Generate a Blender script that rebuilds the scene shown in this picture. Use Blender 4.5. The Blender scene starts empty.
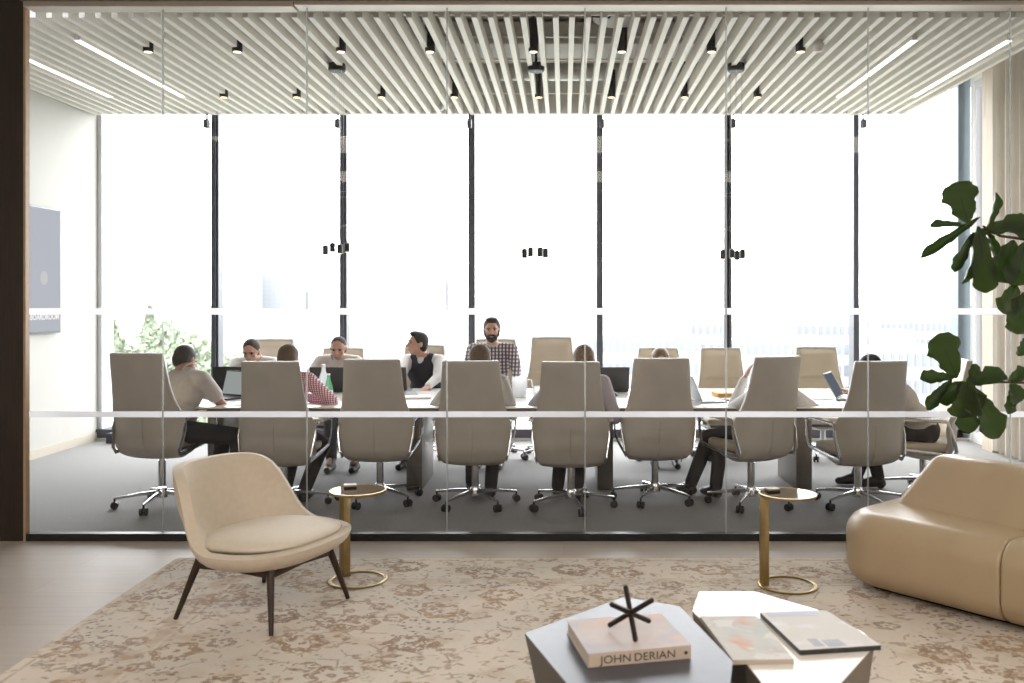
import bpy, bmesh, math, random
from mathutils import Vector, Matrix, Euler
R = math.radians
random.seed(7)
scene = bpy.context.scene
COL = scene.collection
F, CX, CY, CH = 900.0, 564.0, 302.0, 1.55      # focal length in px, vanishing point, eye height

def P(px, py, D):                              # a point seen at px,py standing D metres into the place
    return Vector(((px-CX)*D/F, D, CH-(py-CY)*D/F))

# ------------------------------------------------------------------ materials
def new_mat(name):
    m = bpy.data.materials.new(name); m.use_nodes = True
    nt = m.node_tree; nt.nodes.clear()
    out = nt.nodes.new('ShaderNodeOutputMaterial')
    return m, nt, out
def pbr(name, col, rough=.6, metal=0, spec=.5, noise=0, nscale=20, bump=0, bscale=200, col2=None, coat=0, sheen=0, stretch=None):
    m, nt, out = new_mat(name)
    b = nt.nodes.new('ShaderNodeBsdfPrincipled'); nt.links.new(b.outputs[0], out.inputs[0])
    b.inputs['Base Color'].default_value = (*col, 1)
    b.inputs['Roughness'].default_value = rough; b.inputs['Metallic'].default_value = metal
    b.inputs['Specular IOR Level'].default_value = spec
    if coat: b.inputs['Coat Weight'].default_value = coat
    if sheen: b.inputs['Sheen Weight'].default_value = sheen
    tc = nt.nodes.new('ShaderNodeTexCoord'); src = tc.outputs['Object']
    if stretch:
        mp = nt.nodes.new('ShaderNodeMapping'); mp.inputs['Scale'].default_value = stretch
        nt.links.new(src, mp.inputs[0]); src = mp.outputs[0]
    if noise or col2:
        n = nt.nodes.new('ShaderNodeTexNoise'); n.inputs['Scale'].default_value = nscale
        n.inputs['Detail'].default_value = 4
        nt.links.new(src, n.inputs['Vector'])
        mx = nt.nodes.new('ShaderNodeMix'); mx.data_type = 'RGBA'
        c2 = col2 if col2 else tuple(c*(1-noise) for c in col)
        mx.inputs[6].default_value = (*col, 1); mx.inputs[7].default_value = (*c2, 1)
        rp = nt.nodes.new('ShaderNodeMapRange'); rp.inputs[1].default_value = .35; rp.inputs[2].default_value = .65
        nt.links.new(n.outputs[0], rp.inputs[0]); nt.links.new(rp.outputs[0], mx.inputs[0])
        nt.links.new(mx.outputs[2], b.inputs['Base Color'])
    if bump:
        n2 = nt.nodes.new('ShaderNodeTexNoise'); n2.inputs['Scale'].default_value = bscale
        nt.links.new(src, n2.inputs['Vector'])
        bp = nt.nodes.new('ShaderNodeBump'); bp.inputs['Strength'].default_value = bump; bp.inputs['Distance'].default_value = .003
        nt.links.new(n2.outputs[0], bp.inputs['Height']); nt.links.new(bp.outputs[0], b.inputs['Normal'])
    return m
def emit(name, col, s):
    m, nt, out = new_mat(name)
    e = nt.nodes.new('ShaderNodeEmission'); e.inputs[0].default_value = (*col, 1); e.inputs[1].default_value = s
    nt.links.new(e.outputs[0], out.inputs[0]); return m
def thin_glass(name, tint=(1, 1, 1), ior=1.5, rough=0.0):
    m, nt, out = new_mat(name)
    t = nt.nodes.new('ShaderNodeBsdfTransparent'); t.inputs[0].default_value = (*tint, 1)
    g = nt.nodes.new('ShaderNodeBsdfGlossy'); g.inputs['Roughness'].default_value = rough
    f = nt.nodes.new('ShaderNodeFresnel'); f.inputs[0].default_value = ior
    mx = nt.nodes.new('ShaderNodeMixShader')
    nt.links.new(f.outputs[0], mx.inputs[0]); nt.links.new(t.outputs[0], mx.inputs[1]); nt.links.new(g.outputs[0], mx.inputs[2])
    nt.links.new(mx.outputs[0], out.inputs[0]); return m
def film(name, col, tr, seethrough=0.0):
    m, nt, out = new_mat(name)
    d = nt.nodes.new('ShaderNodeBsdfDiffuse'); d.inputs[0].default_value = (*col, 1)
    t = nt.nodes.new('ShaderNodeBsdfTranslucent'); t.inputs[0].default_value = (*col, 1)
    mx = nt.nodes.new('ShaderNodeMixShader'); mx.inputs[0].default_value = tr
    nt.links.new(d.outputs[0], mx.inputs[1]); nt.links.new(t.outputs[0], mx.inputs[2])
    last = mx.outputs[0]
    if seethrough:
        tp = nt.nodes.new('ShaderNodeBsdfTransparent'); m2 = nt.nodes.new('ShaderNodeMixShader'); m2.inputs[0].default_value = seethrough
        nt.links.new(last, m2.inputs[1]); nt.links.new(tp.outputs[0], m2.inputs[2]); last = m2.outputs[0]
    nt.links.new(last, out.inputs[0]); return m
def checks(name, base, a, b, scale, w=.5):
    m, nt, out = new_mat(name)
    p = nt.nodes.new('ShaderNodeBsdfPrincipled'); p.inputs['Roughness'].default_value = .85
    nt.links.new(p.outputs[0], out.inputs[0])
    tc = nt.nodes.new('ShaderNodeTexCoord'); sep = nt.nodes.new('ShaderNodeSeparateXYZ')
    nt.links.new(tc.outputs['Object'], sep.inputs[0])
    def stripe(sock):
        mu = nt.nodes.new('ShaderNodeMath'); mu.operation = 'MULTIPLY'; mu.inputs[1].default_value = scale; nt.links.new(sock, mu.inputs[0])
        fr = nt.nodes.new('ShaderNodeMath'); fr.operation = 'FRACT'; nt.links.new(mu.outputs[0], fr.inputs[0])
        g = nt.nodes.new('ShaderNodeMath'); g.operation = 'LESS_THAN'; g.inputs[1].default_value = w; nt.links.new(fr.outputs[0], g.inputs[0])
        return g.outputs[0]
    s1 = stripe(sep.outputs[0]); s2 = stripe(sep.outputs[2])
    m1 = nt.nodes.new('ShaderNodeMix'); m1.data_type = 'RGBA'; m1.inputs[6].default_value = (*base, 1); m1.inputs[7].default_value = (*a, 1)
    m2 = nt.nodes.new('ShaderNodeMix'); m2.data_type = 'RGBA'; m2.inputs[7].default_value = (*b, 1)
    nt.links.new(s1, m1.inputs[0]); nt.links.new(m1.outputs[2], m2.inputs[6])
    an = nt.nodes.new('ShaderNodeMath'); an.operation = 'MULTIPLY'; nt.links.new(s2, an.inputs[0]); an.inputs[1].default_value = .75
    nt.links.new(an.outputs[0], m2.inputs[0]); nt.links.new(m2.outputs[2], p.inputs['Base Color'])
    return m

M = {}
M['leather'] = pbr('taupe_leather', (.60, .56, .505), .45, noise=.06, nscale=6, bump=.15, bscale=300)
M['frontleather'] = pbr('lit_cushion_leather', (.74, .64, .50), .45, noise=.05, nscale=6, bump=.15, bscale=300)  # lighter, warmer copy of the chair leather, with light put into its colour
M['chrome'] = pbr('polished_metal', (.72, .72, .74), .18, 1)
M['black'] = pbr('black_plastic', (.015, .015, .017), .45)
M['frame'] = pbr('dark_grey_aluminium', (.085, .09, .11), .4, .3)
M['trackblack'] = pbr('black_track', (.012, .011, .011), .35)
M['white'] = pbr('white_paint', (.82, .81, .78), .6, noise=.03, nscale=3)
M['slat'] = pbr('white_slat', (.88, .85, .79), .55, noise=.03, nscale=8)
M['plenum'] = pbr('grey_plenum', (.66, .63, .58), .8, noise=.2, nscale=3)
M['duct'] = pbr('duct_metal', (.55, .55, .53), .35, .6)
M['header'] = pbr('header_taupe', (.24, .215, .19), .5, noise=.05)
M['walnut'] = pbr('dark_walnut', (.026, .013, .006), .45, col2=(.015, .008, .004), nscale=6, stretch=(8, 8, .6))
M['oakedge'] = pbr('oak_edge', (.45, .30, .18), .5, noise=.1)
M['carpet'] = pbr('grey_carpet', (.235, .23, .225), .85, noise=.2, nscale=60, bump=.5, bscale=400, sheen=.2)
M['tabletop'] = pbr('white_marble', (.78, .76, .73), .22, noise=.06, nscale=4)
M['tableedge'] = pbr('table_edge', (.10, .085, .07), .4)
M['tableleg'] = pbr('brushed_metal_leg', (.30, .28, .26), .3, .85, noise=.08, nscale=4, stretch=(.5, .5, 20))
M['gold'] = pbr('brushed_brass', (.40, .30, .15), .33, 1, noise=.08, nscale=30)
M['mirror'] = pbr('bronze_mirror', (.62, .52, .42), .06, 1)
M['cream'] = pbr('cream_wool', (.66, .57, .46), .8, noise=.06, nscale=30, bump=.35, bscale=350, sheen=.2)
M['cushion'] = pbr('ivory_wool', (.72, .64, .53), .8, noise=.05, nscale=40, bump=.35, bscale=380, sheen=.2)
M['legwood'] = pbr('walnut_leg', (.035, .016, .008), .35, col2=(.022, .010, .005), nscale=10, stretch=(6, 6, 1))
M['tan'] = pbr('tan_leather', (.47, .36, .235), .32, noise=.06, nscale=5, bump=.12, bscale=350)
M['darktable'] = pbr('dark_steel_table', (.085, .088, .105), .34, .25, noise=.1)
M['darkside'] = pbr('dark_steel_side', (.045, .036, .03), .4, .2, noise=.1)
M['whitetable'] = pbr('white_lacquer', (.82, .77, .72), .25)
M['bronzeside'] = pbr('bronze_side', (.17, .14, .11), .4, .3, noise=.1)
M['glass'] = thin_glass('clear_partition_glass', (.99, .99, .985), 1.45)
M['winglass'] = thin_glass('window_glass', (.98, .98, .98), 1.3)
M['joint'] = film('silicone_joint', (.55, .57, .57), .5, .55)
M['filmwhite'] = film('frosted_film', (.93, .93, .95), .75, .12)
M['skin'] = pbr('skin_fair', (.55, .32, .23), .5, noise=.06, nscale=20)
M['skin2'] = pbr('skin_olive', (.36, .19, .12), .5, noise=.06, nscale=20)
M['paper'] = pbr('white_paper', (.85, .84, .82), .7)
M['leaf'] = None
M['lampw'] = emit('lamp_warm', (1, .8, .55), 3)
M['line'] = emit('line_lamp', (1, .96, .9), 3.2)

def leaf_mat():
    m, nt, out = new_mat('fig_leaf')
    b = nt.nodes.new('ShaderNodeBsdfPrincipled'); b.inputs['Roughness'].default_value = .33
    t = nt.nodes.new('ShaderNodeBsdfTranslucent'); t.inputs[0].default_value = (.26, .38, .02, 1)
    mx = nt.nodes.new('ShaderNodeMixShader'); mx.inputs[0].default_value = .34
    tc = nt.nodes.new('ShaderNodeTexCoord'); n = nt.nodes.new('ShaderNodeTexNoise'); n.inputs['Scale'].default_value = 14
    nt.links.new(tc.outputs['Object'], n.inputs['Vector'])
    c = nt.nodes.new('ShaderNodeMix'); c.data_type = 'RGBA'; c.inputs[6].default_value = (.016, .034, .010, 1); c.inputs[7].default_value = (.032, .055, .020, 1)
    nt.links.new(n.outputs[0], c.inputs[0]); nt.links.new(c.outputs[2], b.inputs['Base Color'])
    nt.links.new(b.outputs[0], mx.inputs[1]); nt.links.new(t.outputs[0], mx.inputs[2]); nt.links.new(mx.outputs[0], out.inputs[0])
    return m
M['leaf'] = leaf_mat()

def rug_mat():
    m, nt, out = new_mat('faded_oriental_rug')
    N, L = nt.nodes.new, nt.links.new
    b = N('ShaderNodeBsdfPrincipled'); b.inputs['Roughness'].default_value = .9; b.inputs['Sheen Weight'].default_value = .15
    L(b.outputs[0], out.inputs[0])
    tc = N('ShaderNodeTexCoord'); co = tc.outputs['Object']
    def noise(scale, det=3, vec=co):
        n = N('ShaderNodeTexNoise'); n.inputs['Scale'].default_value = scale; n.inputs['Detail'].default_value = det; L(vec, n.inputs['Vector']); return n
    def mr(s, a, b_, c=0., d=1.):
        r = N('ShaderNodeMapRange'); r.inputs[1].default_value = a; r.inputs[2].default_value = b_; r.inputs[3].default_value = c; r.inputs[4].default_value = d; L(s, r.inputs[0]); return r.outputs[0]
    def mth(op, a, b_=None):
        x = N('ShaderNodeMath'); x.operation = op
        for i, v in enumerate((a, b_)):
            if v is None: continue
            if isinstance(v, (int, float)): x.inputs[i].default_value = v
            else: L(v, x.inputs[i])
        return x.outputs[0]
    def mix(f, a, c):
        x = N('ShaderNodeMix'); x.data_type = 'RGBA'
        L(f, x.inputs[0])
        for i, v in ((6, a), (7, c)):
            if isinstance(v, tuple): x.inputs[i].default_value = (*v, 1)
            else: L(v, x.inputs[i])
        return x.outputs[2]
    # warp the coordinates a little
    dn = noise(9, 2)
    w = N('ShaderNodeVectorMath'); w.operation = 'MULTIPLY_ADD'; L(dn.outputs['Color'], w.inputs[0]); w.inputs[1].default_value = (.03, .03, 0); L(co, w.inputs[2])
    wco = w.outputs[0]
    def voro(scale, feature='F1', vec=wco, rnd=.6, metric='EUCLIDEAN'):
        v = N('ShaderNodeTexVoronoi'); v.inputs['Scale'].default_value = scale; v.feature = feature; v.distance = metric
        v.inputs['Randomness'].default_value = rnd; L(vec, v.inputs['Vector']); return v
    sx = N('ShaderNodeSeparateXYZ'); L(wco, sx.inputs[0])
    def medallions(fx, fy, ox, oy, jit, r0, petals, wdt, keep):
        yy = mth('ADD', mth('MULTIPLY', sx.outputs[1], fy), oy); iy = mth('FLOOR', yy)
        xx = mth('ADD', mth('MULTIPLY', sx.outputs[0], fx), mth('ADD', mth('MULTIPLY', iy, .5), ox)); ix = mth('FLOOR', xx)
        cv = N('ShaderNodeCombineXYZ'); L(ix, cv.inputs[0]); L(iy, cv.inputs[1]); cv.inputs[2].default_value = r0*37
        wn = N('ShaderNodeTexWhiteNoise'); L(cv.outputs[0], wn.inputs['Vector'])
        sc = N('ShaderNodeSeparateColor'); L(wn.outputs['Color'], sc.inputs[0])
        dx = mth('DIVIDE', mth('ADD', mth('SUBTRACT', mth('FRACT', xx), .5), mth('MULTIPLY', mth('SUBTRACT', sc.outputs[0], .5), jit)), fx)
        dy = mth('DIVIDE', mth('ADD', mth('SUBTRACT', mth('FRACT', yy), .5), mth('MULTIPLY', mth('SUBTRACT', sc.outputs[1], .5), jit)), fy)
        rr = mth('SQRT', mth('ADD', mth('MULTIPLY', dx, dx), mth('MULTIPLY', mth('MULTIPLY', dy, dy), 1.15)))
        th = mth('ARCTAN2', dy, dx)
        rad = mth('MULTIPLY', mth('ADD', mth('MULTIPLY', mth('COSINE', mth('MULTIPLY', th, petals)), .13), 1.0), r0)
        ring = mth('LESS_THAN', mth('ABSOLUTE', mth('SUBTRACT', rr, rad)), wdt)
        ring = mth('MAXIMUM', ring, mth('LESS_THAN', rr, r0*.22))
        ring = mth('MULTIPLY', ring, mth('GREATER_THAN', sc.outputs[2], keep))
        return ring, sc
    worn = mr(noise(48).outputs[0], .38, .50)
    mp = N('ShaderNodeMapping'); mp.inputs['Scale'].default_value = (1, 1.6, 1); L(wco, mp.inputs[0])
    sm = voro(15, vec=mp.outputs[0], rnd=.95)
    leafs = mth('MULTIPLY', mth('LESS_THAN', sm.outputs['Distance'], .27), mr(noise(5).outputs[0], .48, .55))
    sm2 = voro(27, vec=wco, rnd=1)
    dots = mth('MULTIPLY', mth('LESS_THAN', sm2.outputs['Distance'], .27), mr(noise(3.3).outputs[0], .50, .56))
    vine = voro(6.5, 'DISTANCE_TO_EDGE', rnd=1)
    vines = mth('MULTIPLY', mth('LESS_THAN', vine.outputs['Distance'], .03), mr(noise(16).outputs[0], .50, .56))
    large = mr(noise(1.6, 2).outputs[0], .35, .65)
    base = mix(large, (.72, .62, .51), (.62, .56, .48))
    base = mix(mth('MULTIPLY', mr(noise(5).outputs[0], .52, .68), .5), base, (.47, .33, .20))
    base = mix(mth('MULTIPLY', mr(noise(60, 2).outputs[0], .5, .7), .25), base, (.66, .60, .52))
    c = mix(mth('MULTIPLY', vines, .6), base, (.26, .16, .09))
    c = mix(mth('MULTIPLY', leafs, .75), c, (.26, .145, .07))
    c = mix(mth('MULTIPLY', dots, .75), c, (.15, .10, .06))
    for args, c1, c2, amt in (((2.1, 2.6, .2, .1, .45, .085, 6, .024, .12), (.20, .10, .04), (.40, .22, .085), .8),
                         ((3.1, 3.7, .6, .45, .5, .045, 5, .016, .2), (.15, .09, .055), (.32, .18, .09), .75),
                         ((1.3, 1.6, .1, .75, .5, .15, 10, .020, .15), (.36, .22, .10), (.24, .14, .08), .6)):
        ring, sc = medallions(*args)
        colr = mix(sc.outputs[0], c1, c2)
        c = mix(mth('MULTIPLY', mth('MULTIPLY', ring, worn), amt), c, colr)
    # border bands, parallel to the far and left edge (object origin at the far left corner)
    sp = N('ShaderNodeSeparateXYZ'); L(co, sp.inputs[0])
    d = mth('MINIMUM', mth('ABSOLUTE', sp.outputs[1]), sp.outputs[0])
    def band(a, b_): return mth('MULTIPLY', mth('GREATER_THAN', d, a), mth('LESS_THAN', d, b_))
    wear = mr(noise(11).outputs[0], .38, .6)
    c = mix(mth('MULTIPLY', mth('MULTIPLY', band(.045, .06), wear), .6), c, (.40, .26, .15))
    c = mix(mth('MULTIPLY', mth('MULTIPLY', band(.40, .50), wear), .55), c, (.45, .31, .19))
    c = mix(mth('MULTIPLY', mth('MULTIPLY', band(.52, .535), wear), .6), c, (.33, .21, .12))
    c = mix(mth('MULTIPLY', band(-.01, .03), .5), c, (.72, .62, .5))
    # cross threads
    th = N('ShaderNodeMapping'); th.inputs['Scale'].default_value = (40, 260, 1); L(co, th.inputs[0])
    tn = noise(1, 1, th.outputs[0])
    c = mix(mth('MULTIPLY', mr(tn.outputs[0], .45, .7), .22), c, (.42, .33, .26))
    L(c, b.inputs['Base Color'])
    bp = N('ShaderNodeBump'); bp.inputs['Strength'].default_value = .4; bp.inputs['Distance'].default_value = .004
    L(noise(220, 2).outputs[0], bp.inputs['Height']); L(bp.outputs[0], b.inputs['Normal'])
    return m
M['rug'] = rug_mat()

def plank_mat():
    m, nt, out = new_mat('greige_floor'); N, L = nt.nodes.new, nt.links.new
    b = N('ShaderNodeBsdfPrincipled'); b.inputs['Roughness'].default_value = .36; L(b.outputs[0], out.inputs[0])
    tc = N('ShaderNodeTexCoord')
    br = N('ShaderNodeTexBrick'); br.inputs['Scale'].default_value = 1; br.inputs['Brick Width'].default_value = 1.9; br.inputs['Row Height'].default_value = .24
    br.inputs['Mortar Size'].default_value = .0018; br.inputs['Color1'].default_value = (.52, .46, .405, 1); br.inputs['Color2'].default_value = (.48, .42, .37, 1); br.inputs['Mortar'].default_value = (.36, .31, .27, 1)
    L(tc.outputs['Object'], br.inputs[0])
    mp = N('ShaderNodeMapping'); mp.inputs['Scale'].default_value = (2, 26, 1); L(tc.outputs['Object'], mp.inputs[0])
    n = N('ShaderNodeTexNoise'); n.inputs['Scale'].default_value = 1.4; n.inputs['Detail'].default_value = 5; L(mp.outputs[0], n.inputs['Vector'])
    mx = N('ShaderNodeMix'); mx.data_type = 'RGBA'; mx.blend_type = 'MULTIPLY'; mx.inputs[0].default_value = .35
    L(br.outputs[0], mx.inputs[6])
    r = N('ShaderNodeMapRange'); r.inputs[1].default_value = .3; r.inputs[2].default_value = .7; r.inputs[3].default_value = .7; r.inputs[4].default_value = 1
    L(n.outputs[0], r.inputs[0]); cc = N('ShaderNodeCombineColor')
    for i in range(3): L(r.outputs[0], cc.inputs[i])
    L(cc.outputs[0], mx.inputs[7]); L(mx.outputs[2], b.inputs['Base Color'])
    return m
M['plank'] = plank_mat()

# ------------------------------------------------------------------ mesh helpers
def frame_to(a, b, up=Vector((0, 0, 1))):
    z = (b-a).normalized()
    if abs(z.dot(up)) > .98: up = Vector((0, 1, 0))
    x = up.cross(z).normalized(); y = z.cross(x)
    m = Matrix((x, y, z)).transposed().to_4x4(); m.translation = a
    return m

class MB:
    def __init__(s): s.v = []; s.f = []; s.mi = []; s.cur = 0
    def add(s, vs, fs, mat=None):
        o = len(s.v)
        s.v += [tuple(mat @ Vector(v)) if mat is not None else tuple(v) for v in vs]
        s.f += [tuple(i+o for i in f) for f in fs]; s.mi += [s.cur]*len(fs); return s
    def box(s, lo, hi, mat=None):
        x0, y0, z0 = lo; x1, y1, z1 = hi
        return s.add([(x0,y0,z0),(x1,y0,z0),(x1,y1,z0),(x0,y1,z0),(x0,y0,z1),(x1,y0,z1),(x1,y1,z1),(x0,y1,z1)],
              [(3,2,1,0),(4,5,6,7),(0,1,5,4),(1,2,6,5),(2,3,7,6),(3,0,4,7)], mat)
    def rbox(s, lo, hi, r, seg=3, mat=None):
        bm = bmesh.new(); bmesh.ops.create_cube(bm, size=1)
        c = [(a+b)/2 for a, b in zip(lo, hi)]; d = [b-a for a, b in zip(lo, hi)]
        for v in bm.verts: v.co = Vector((c[0]+v.co.x*d[0], c[1]+v.co.y*d[1], c[2]+v.co.z*d[2]))
        bmesh.ops.bevel(bm, geom=bm.edges[:], offset=r, segments=seg, profile=.5, affect='EDGES')
        return s.frombm(bm, mat)
    def frombm(s, bm, mat=None):
        bm.verts.index_update()
        s.add([v.co.copy() for v in bm.verts], [[v.index for v in f.verts] for f in bm.faces], mat); bm.free(); return s
    def cyl(s, a, b, r0, r1=None, n=16, cap=True):
        a = Vector(a); b = Vector(b); r1 = r0 if r1 is None else r1
        m = frame_to(a, b); h = (b-a).length
        vs = []; fs = []
        for r, z in ((r0, 0), (r1, h)):
            for i in range(n): t = 2*math.pi*i/n; vs.append((r*math.cos(t), r*math.sin(t), z))
        for i in range(n): j = (i+1) % n; fs.append((i, j, n+j, n+i))
        if cap: fs.append(tuple(reversed(range(n)))); fs.append(tuple(range(n, 2*n)))
        return s.add(vs, fs, m)
    def lathe(s, prof, n=24, mat=None):
        vs = []; fs = []
        for r, z in prof:
            for i in range(n): t = 2*math.pi*i/n; vs.append((max(r, 1e-4)*math.cos(t), max(r, 1e-4)*math.sin(t), z))
        for k in range(len(prof)-1):
            for i in range(n): j = (i+1) % n; fs.append((k*n+i, k*n+j, (k+1)*n+j, (k+1)*n+i))
        fs.append(tuple(reversed(range(n)))); fs.append(tuple(range((len(prof)-1)*n, len(prof)*n)))
        return s.add(vs, fs, mat)
    def tube(s, pts, r, n=8, closed=False, rx=None, up=Vector((0, 0, 1))):
        pts = [Vector(p) for p in pts]; K = len(pts); rad = r if isinstance(r, (list, tuple)) else [r]*K
        vs = []; fs = []
        for k, p in enumerate(pts):
            a = pts[(k-1) % K] if (closed or k > 0) else p
            b = pts[(k+1) % K] if (closed or k < K-1) else p
            d = (b-a).normalized(); u = up
            if abs(d.dot(u)) > .97: u = Vector((1, 0, 0)) if abs(d.x) < .9 else Vector((0, 1, 0))
            x = u.cross(d).normalized(); y = d.cross(x)
            for i in range(n):
                t = 2*math.pi*(i+.5)/n
                vs.append(p + x*math.cos(t)*(rx if rx else rad[k]) + y*math.sin(t)*rad[k])
        for k in range(K if closed else K-1):
            q = (k+1) % K
            for i in range(n): j = (i+1) % n; fs.append((k*n+i, k*n+j, q*n+j, q*n+i))
        if not closed: fs.append(tuple(reversed(range(n)))); fs.append(tuple(range((K-1)*n, K*n)))
        return s.add(vs, fs)
    def ball(s, c, r, n=16, rot=None):
        c = Vector(c); r = (r, r, r) if isinstance(r, (int, float)) else r
        bm = bmesh.new(); bmesh.ops.create_uvsphere(bm, u_segments=n, v_segments=max(6, n//2+2), radius=1)
        m = Matrix.Translation(c) @ (rot.to_4x4() if rot is not None else Matrix.Identity(4)) @ Matrix.Diagonal((*r, 1))
        return s.frombm(bm, m)
    def cone(s, a, b, r0, r1, n=14):                 # round cone: a tapered limb
        s.ball(a, r0, n); s.ball(b, r1, n); s.cyl(a, b, r0, r1, n); return s
    def prism(s, poly, z0, z1, mat=None):
        n = len(poly)
        vs = [(x, y, z0) for x, y in poly]+[(x, y, z1) for x, y in poly]
        fs = [tuple(reversed(range(n))), tuple(range(n, 2*n))]+[(i, (i+1) % n, n+(i+1) % n, n+i) for i in range(n)]
        return s.add(vs, fs, mat)
    def grid(s, fn, nu, nv, mat=None, wrapu=False):
        vs = [fn(i/(nu if wrapu else nu-1), j/(nv-1)) for j in range(nv) for i in range(nu)]
        fs = []
        for j in range(nv-1):
            for i in range(nu if wrapu else nu-1):
                k = (i+1) % nu
                fs.append((j*nu+i, j*nu+k, (j+1)*nu+k, (j+1)*nu+i))
        return s.add(vs, fs, mat)
    def mesh(s, name, mats, smooth=40):
        me = bpy.data.meshes.new(name); me.from_pydata(s.v, [], s.f)
        mats = mats if isinstance(mats, (list, tuple)) else [mats]
        for m in mats: me.materials.append(m)
        if len(mats) > 1:
            for p, i in zip(me.polygons, s.mi): p.material_index = i
        me.validate(); me.update()
        if smooth:
            me.shade_smooth(); me.set_sharp_from_angle(angle=R(smooth))
        return me
    def build(s, name, mats, parent=None, smooth=40, loc=None):
        o = bpy.data.objects.new(name, s.mesh(name, mats, smooth)); COL.objects.link(o)
        if parent is not None: o.parent = parent
        if loc is not None: o.location = loc
        return o

def bake(o, mods, smooth=180):
    for kind, kw in mods:
        m = o.modifiers.new(kind, kind)
        for k, v in kw.items(): setattr(m, k, v)
    dg = bpy.context.evaluated_depsgraph_get(); dg.update()
    me = bpy.data.meshes.new_from_object(o.evaluated_get(dg))
    o.modifiers.clear(); o.data = me
    me.shade_smooth()
    if smooth < 180: me.set_sharp_from_angle(angle=R(smooth))
    return o

def tag(o, label, cat, group=None, kind=None):
    if label: o['label'] = label
    if cat: o['category'] = cat
    if group: o['group'] = group
    if kind: o['kind'] = kind
    return o
def struct(o): o['kind'] = 'structure'; return o
def empty(name, loc=(0, 0, 0), rz=0):
    o = bpy.data.objects.new(name, None); COL.objects.link(o); o.location = loc; o.rotation_euler = (0, 0, rz); o.empty_display_size = .1
    return o
def thing(name, label, cat, loc=(0, 0, 0), rz=0, group=None): return tag(empty(name, loc, rz), label, cat, group)
def dup(src, loc, rz, label, group=None):
    r = src.copy(); COL.objects.link(r); r.location = loc; r.rotation_euler = (0, 0, rz)
    r['label'] = label
    if group: r['group'] = group
    for ch in list(src.children):
        c = ch.copy(); COL.objects.link(c); c.parent = r
        for g in list(ch.children):
            d = g.copy(); COL.objects.link(d); d.parent = c
    return r

# ================================================================== SETTING
GY = 5.86      # glass partition
WY = 10.17     # window wall
XL, XR = -5.24, 4.53
CZ = 4.06
struct(MB().box((XL-.2, GY, -.2), (XR+.3, WY+.3, 0)).build('floor_boardroom', M['carpet'], smooth=0))
fl = MB().box((-7, -5, -.2), (7, GY, 0)).build('floor_lounge', M['plank'], smooth=0); struct(fl)
struct(MB().box((XL-.2, GY-.06, CZ), (XR+.3, WY+.3, CZ+.2)).build('ceiling_boardroom', M['plenum'], smooth=0))
struct(MB().box((-7, -5, 3.56), (7, GY-.08, 3.8)).build('ceiling_lounge', M['white'], smooth=0))
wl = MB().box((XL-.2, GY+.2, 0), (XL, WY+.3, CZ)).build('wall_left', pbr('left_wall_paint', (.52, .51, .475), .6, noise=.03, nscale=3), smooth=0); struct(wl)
struct(MB().box((XL, GY+.2, 0), (XL+.015, WY-.02, .09)).build('baseboard_left', pbr('pale_base', (.55, .5, .42), .6), smooth=0))
# wall of dark wood the glass runs into
wd = MB(); wd.box((-7, 5.832, 0), (-3.503, 5.872, 3.56)); wd.box((-7, 5.873, 0), (-3.9, 6.03, 3.56)); wo = wd.build('wall_wood', M['walnut'], smooth=0); struct(wo)
struct(MB().box((-3.503, 5.830, 0), (-3.488, 5.874, 3.56)).build('trim_1', M['oakedge'], smooth=0))
struct(MB().box((-7.2, -5, 0), (-7, GY, 3.8)).build('wall_lounge_left', M['white'], smooth=0))
struct(MB().box((7, -5, 0), (7.2, GY, 3.8)).build('wall_lounge_right', M['white'], smooth=0))
struct(MB().box((-7.2, -5.2, 0), (7.2, -5, 3.8)).build('wall_back', pbr('grey_wall', (.4, .38, .35), .7), smooth=0))
# header over the glass
struct(MB().box((-3.50, 5.74, 3.49), (7, 6.02, CZ)).build('trim_2', M['header'], smooth=0))
hl = MB(); hl.box((-3.486, 5.80, 3.455), (-1.75, 5.92, 3.49)); hl.box((-1.74, 5.80, 3.465), (7, 5.92, 3.49))
struct(hl.build('trim_3', pbr('header_lip', (.55, .5, .45), .4, .3), smooth=0))

# glass partition
win1 = struct(empty('window_1', (0, GY, 0)))
joints = [-3.486] + [(px-CX)*GY/F for px in (163, 307, 447, 585, 726, 868, 1010)]
joints += [joints[-1]+.915*k for k in (1, 2, 3, 4)]
for a, b in zip(joints[:-1], joints[1:]):
    g = MB().add([(a+.005, 0, .05), (b-.005, 0, .05), (b-.005, 0, 3.465), (a+.005, 0, 3.465)], [(0, 1, 2, 3)]).build('glass_pane', M['glass'], win1, 0)
for a in joints[1:]:
    MB().box((a-.005, -.004, .05), (a+.005, .004, 3.465)).build('silicone_joint', M['joint'], win1, 0)
for z0, z1 in ((1.468, 1.510), (.800, .838)):
    for a, b in zip(joints[:-1], joints[1:]):
        MB().box((a+.006, -.0045, z0), (b-.006, -.003, z1)).build('frosted_stripe', M['filmwhite'], win1, 0)
MB().box((-3.486, -.03, 0), (6.9, .03, .048)).build('bottom_track', M['trackblack'], win1, 0)

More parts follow.
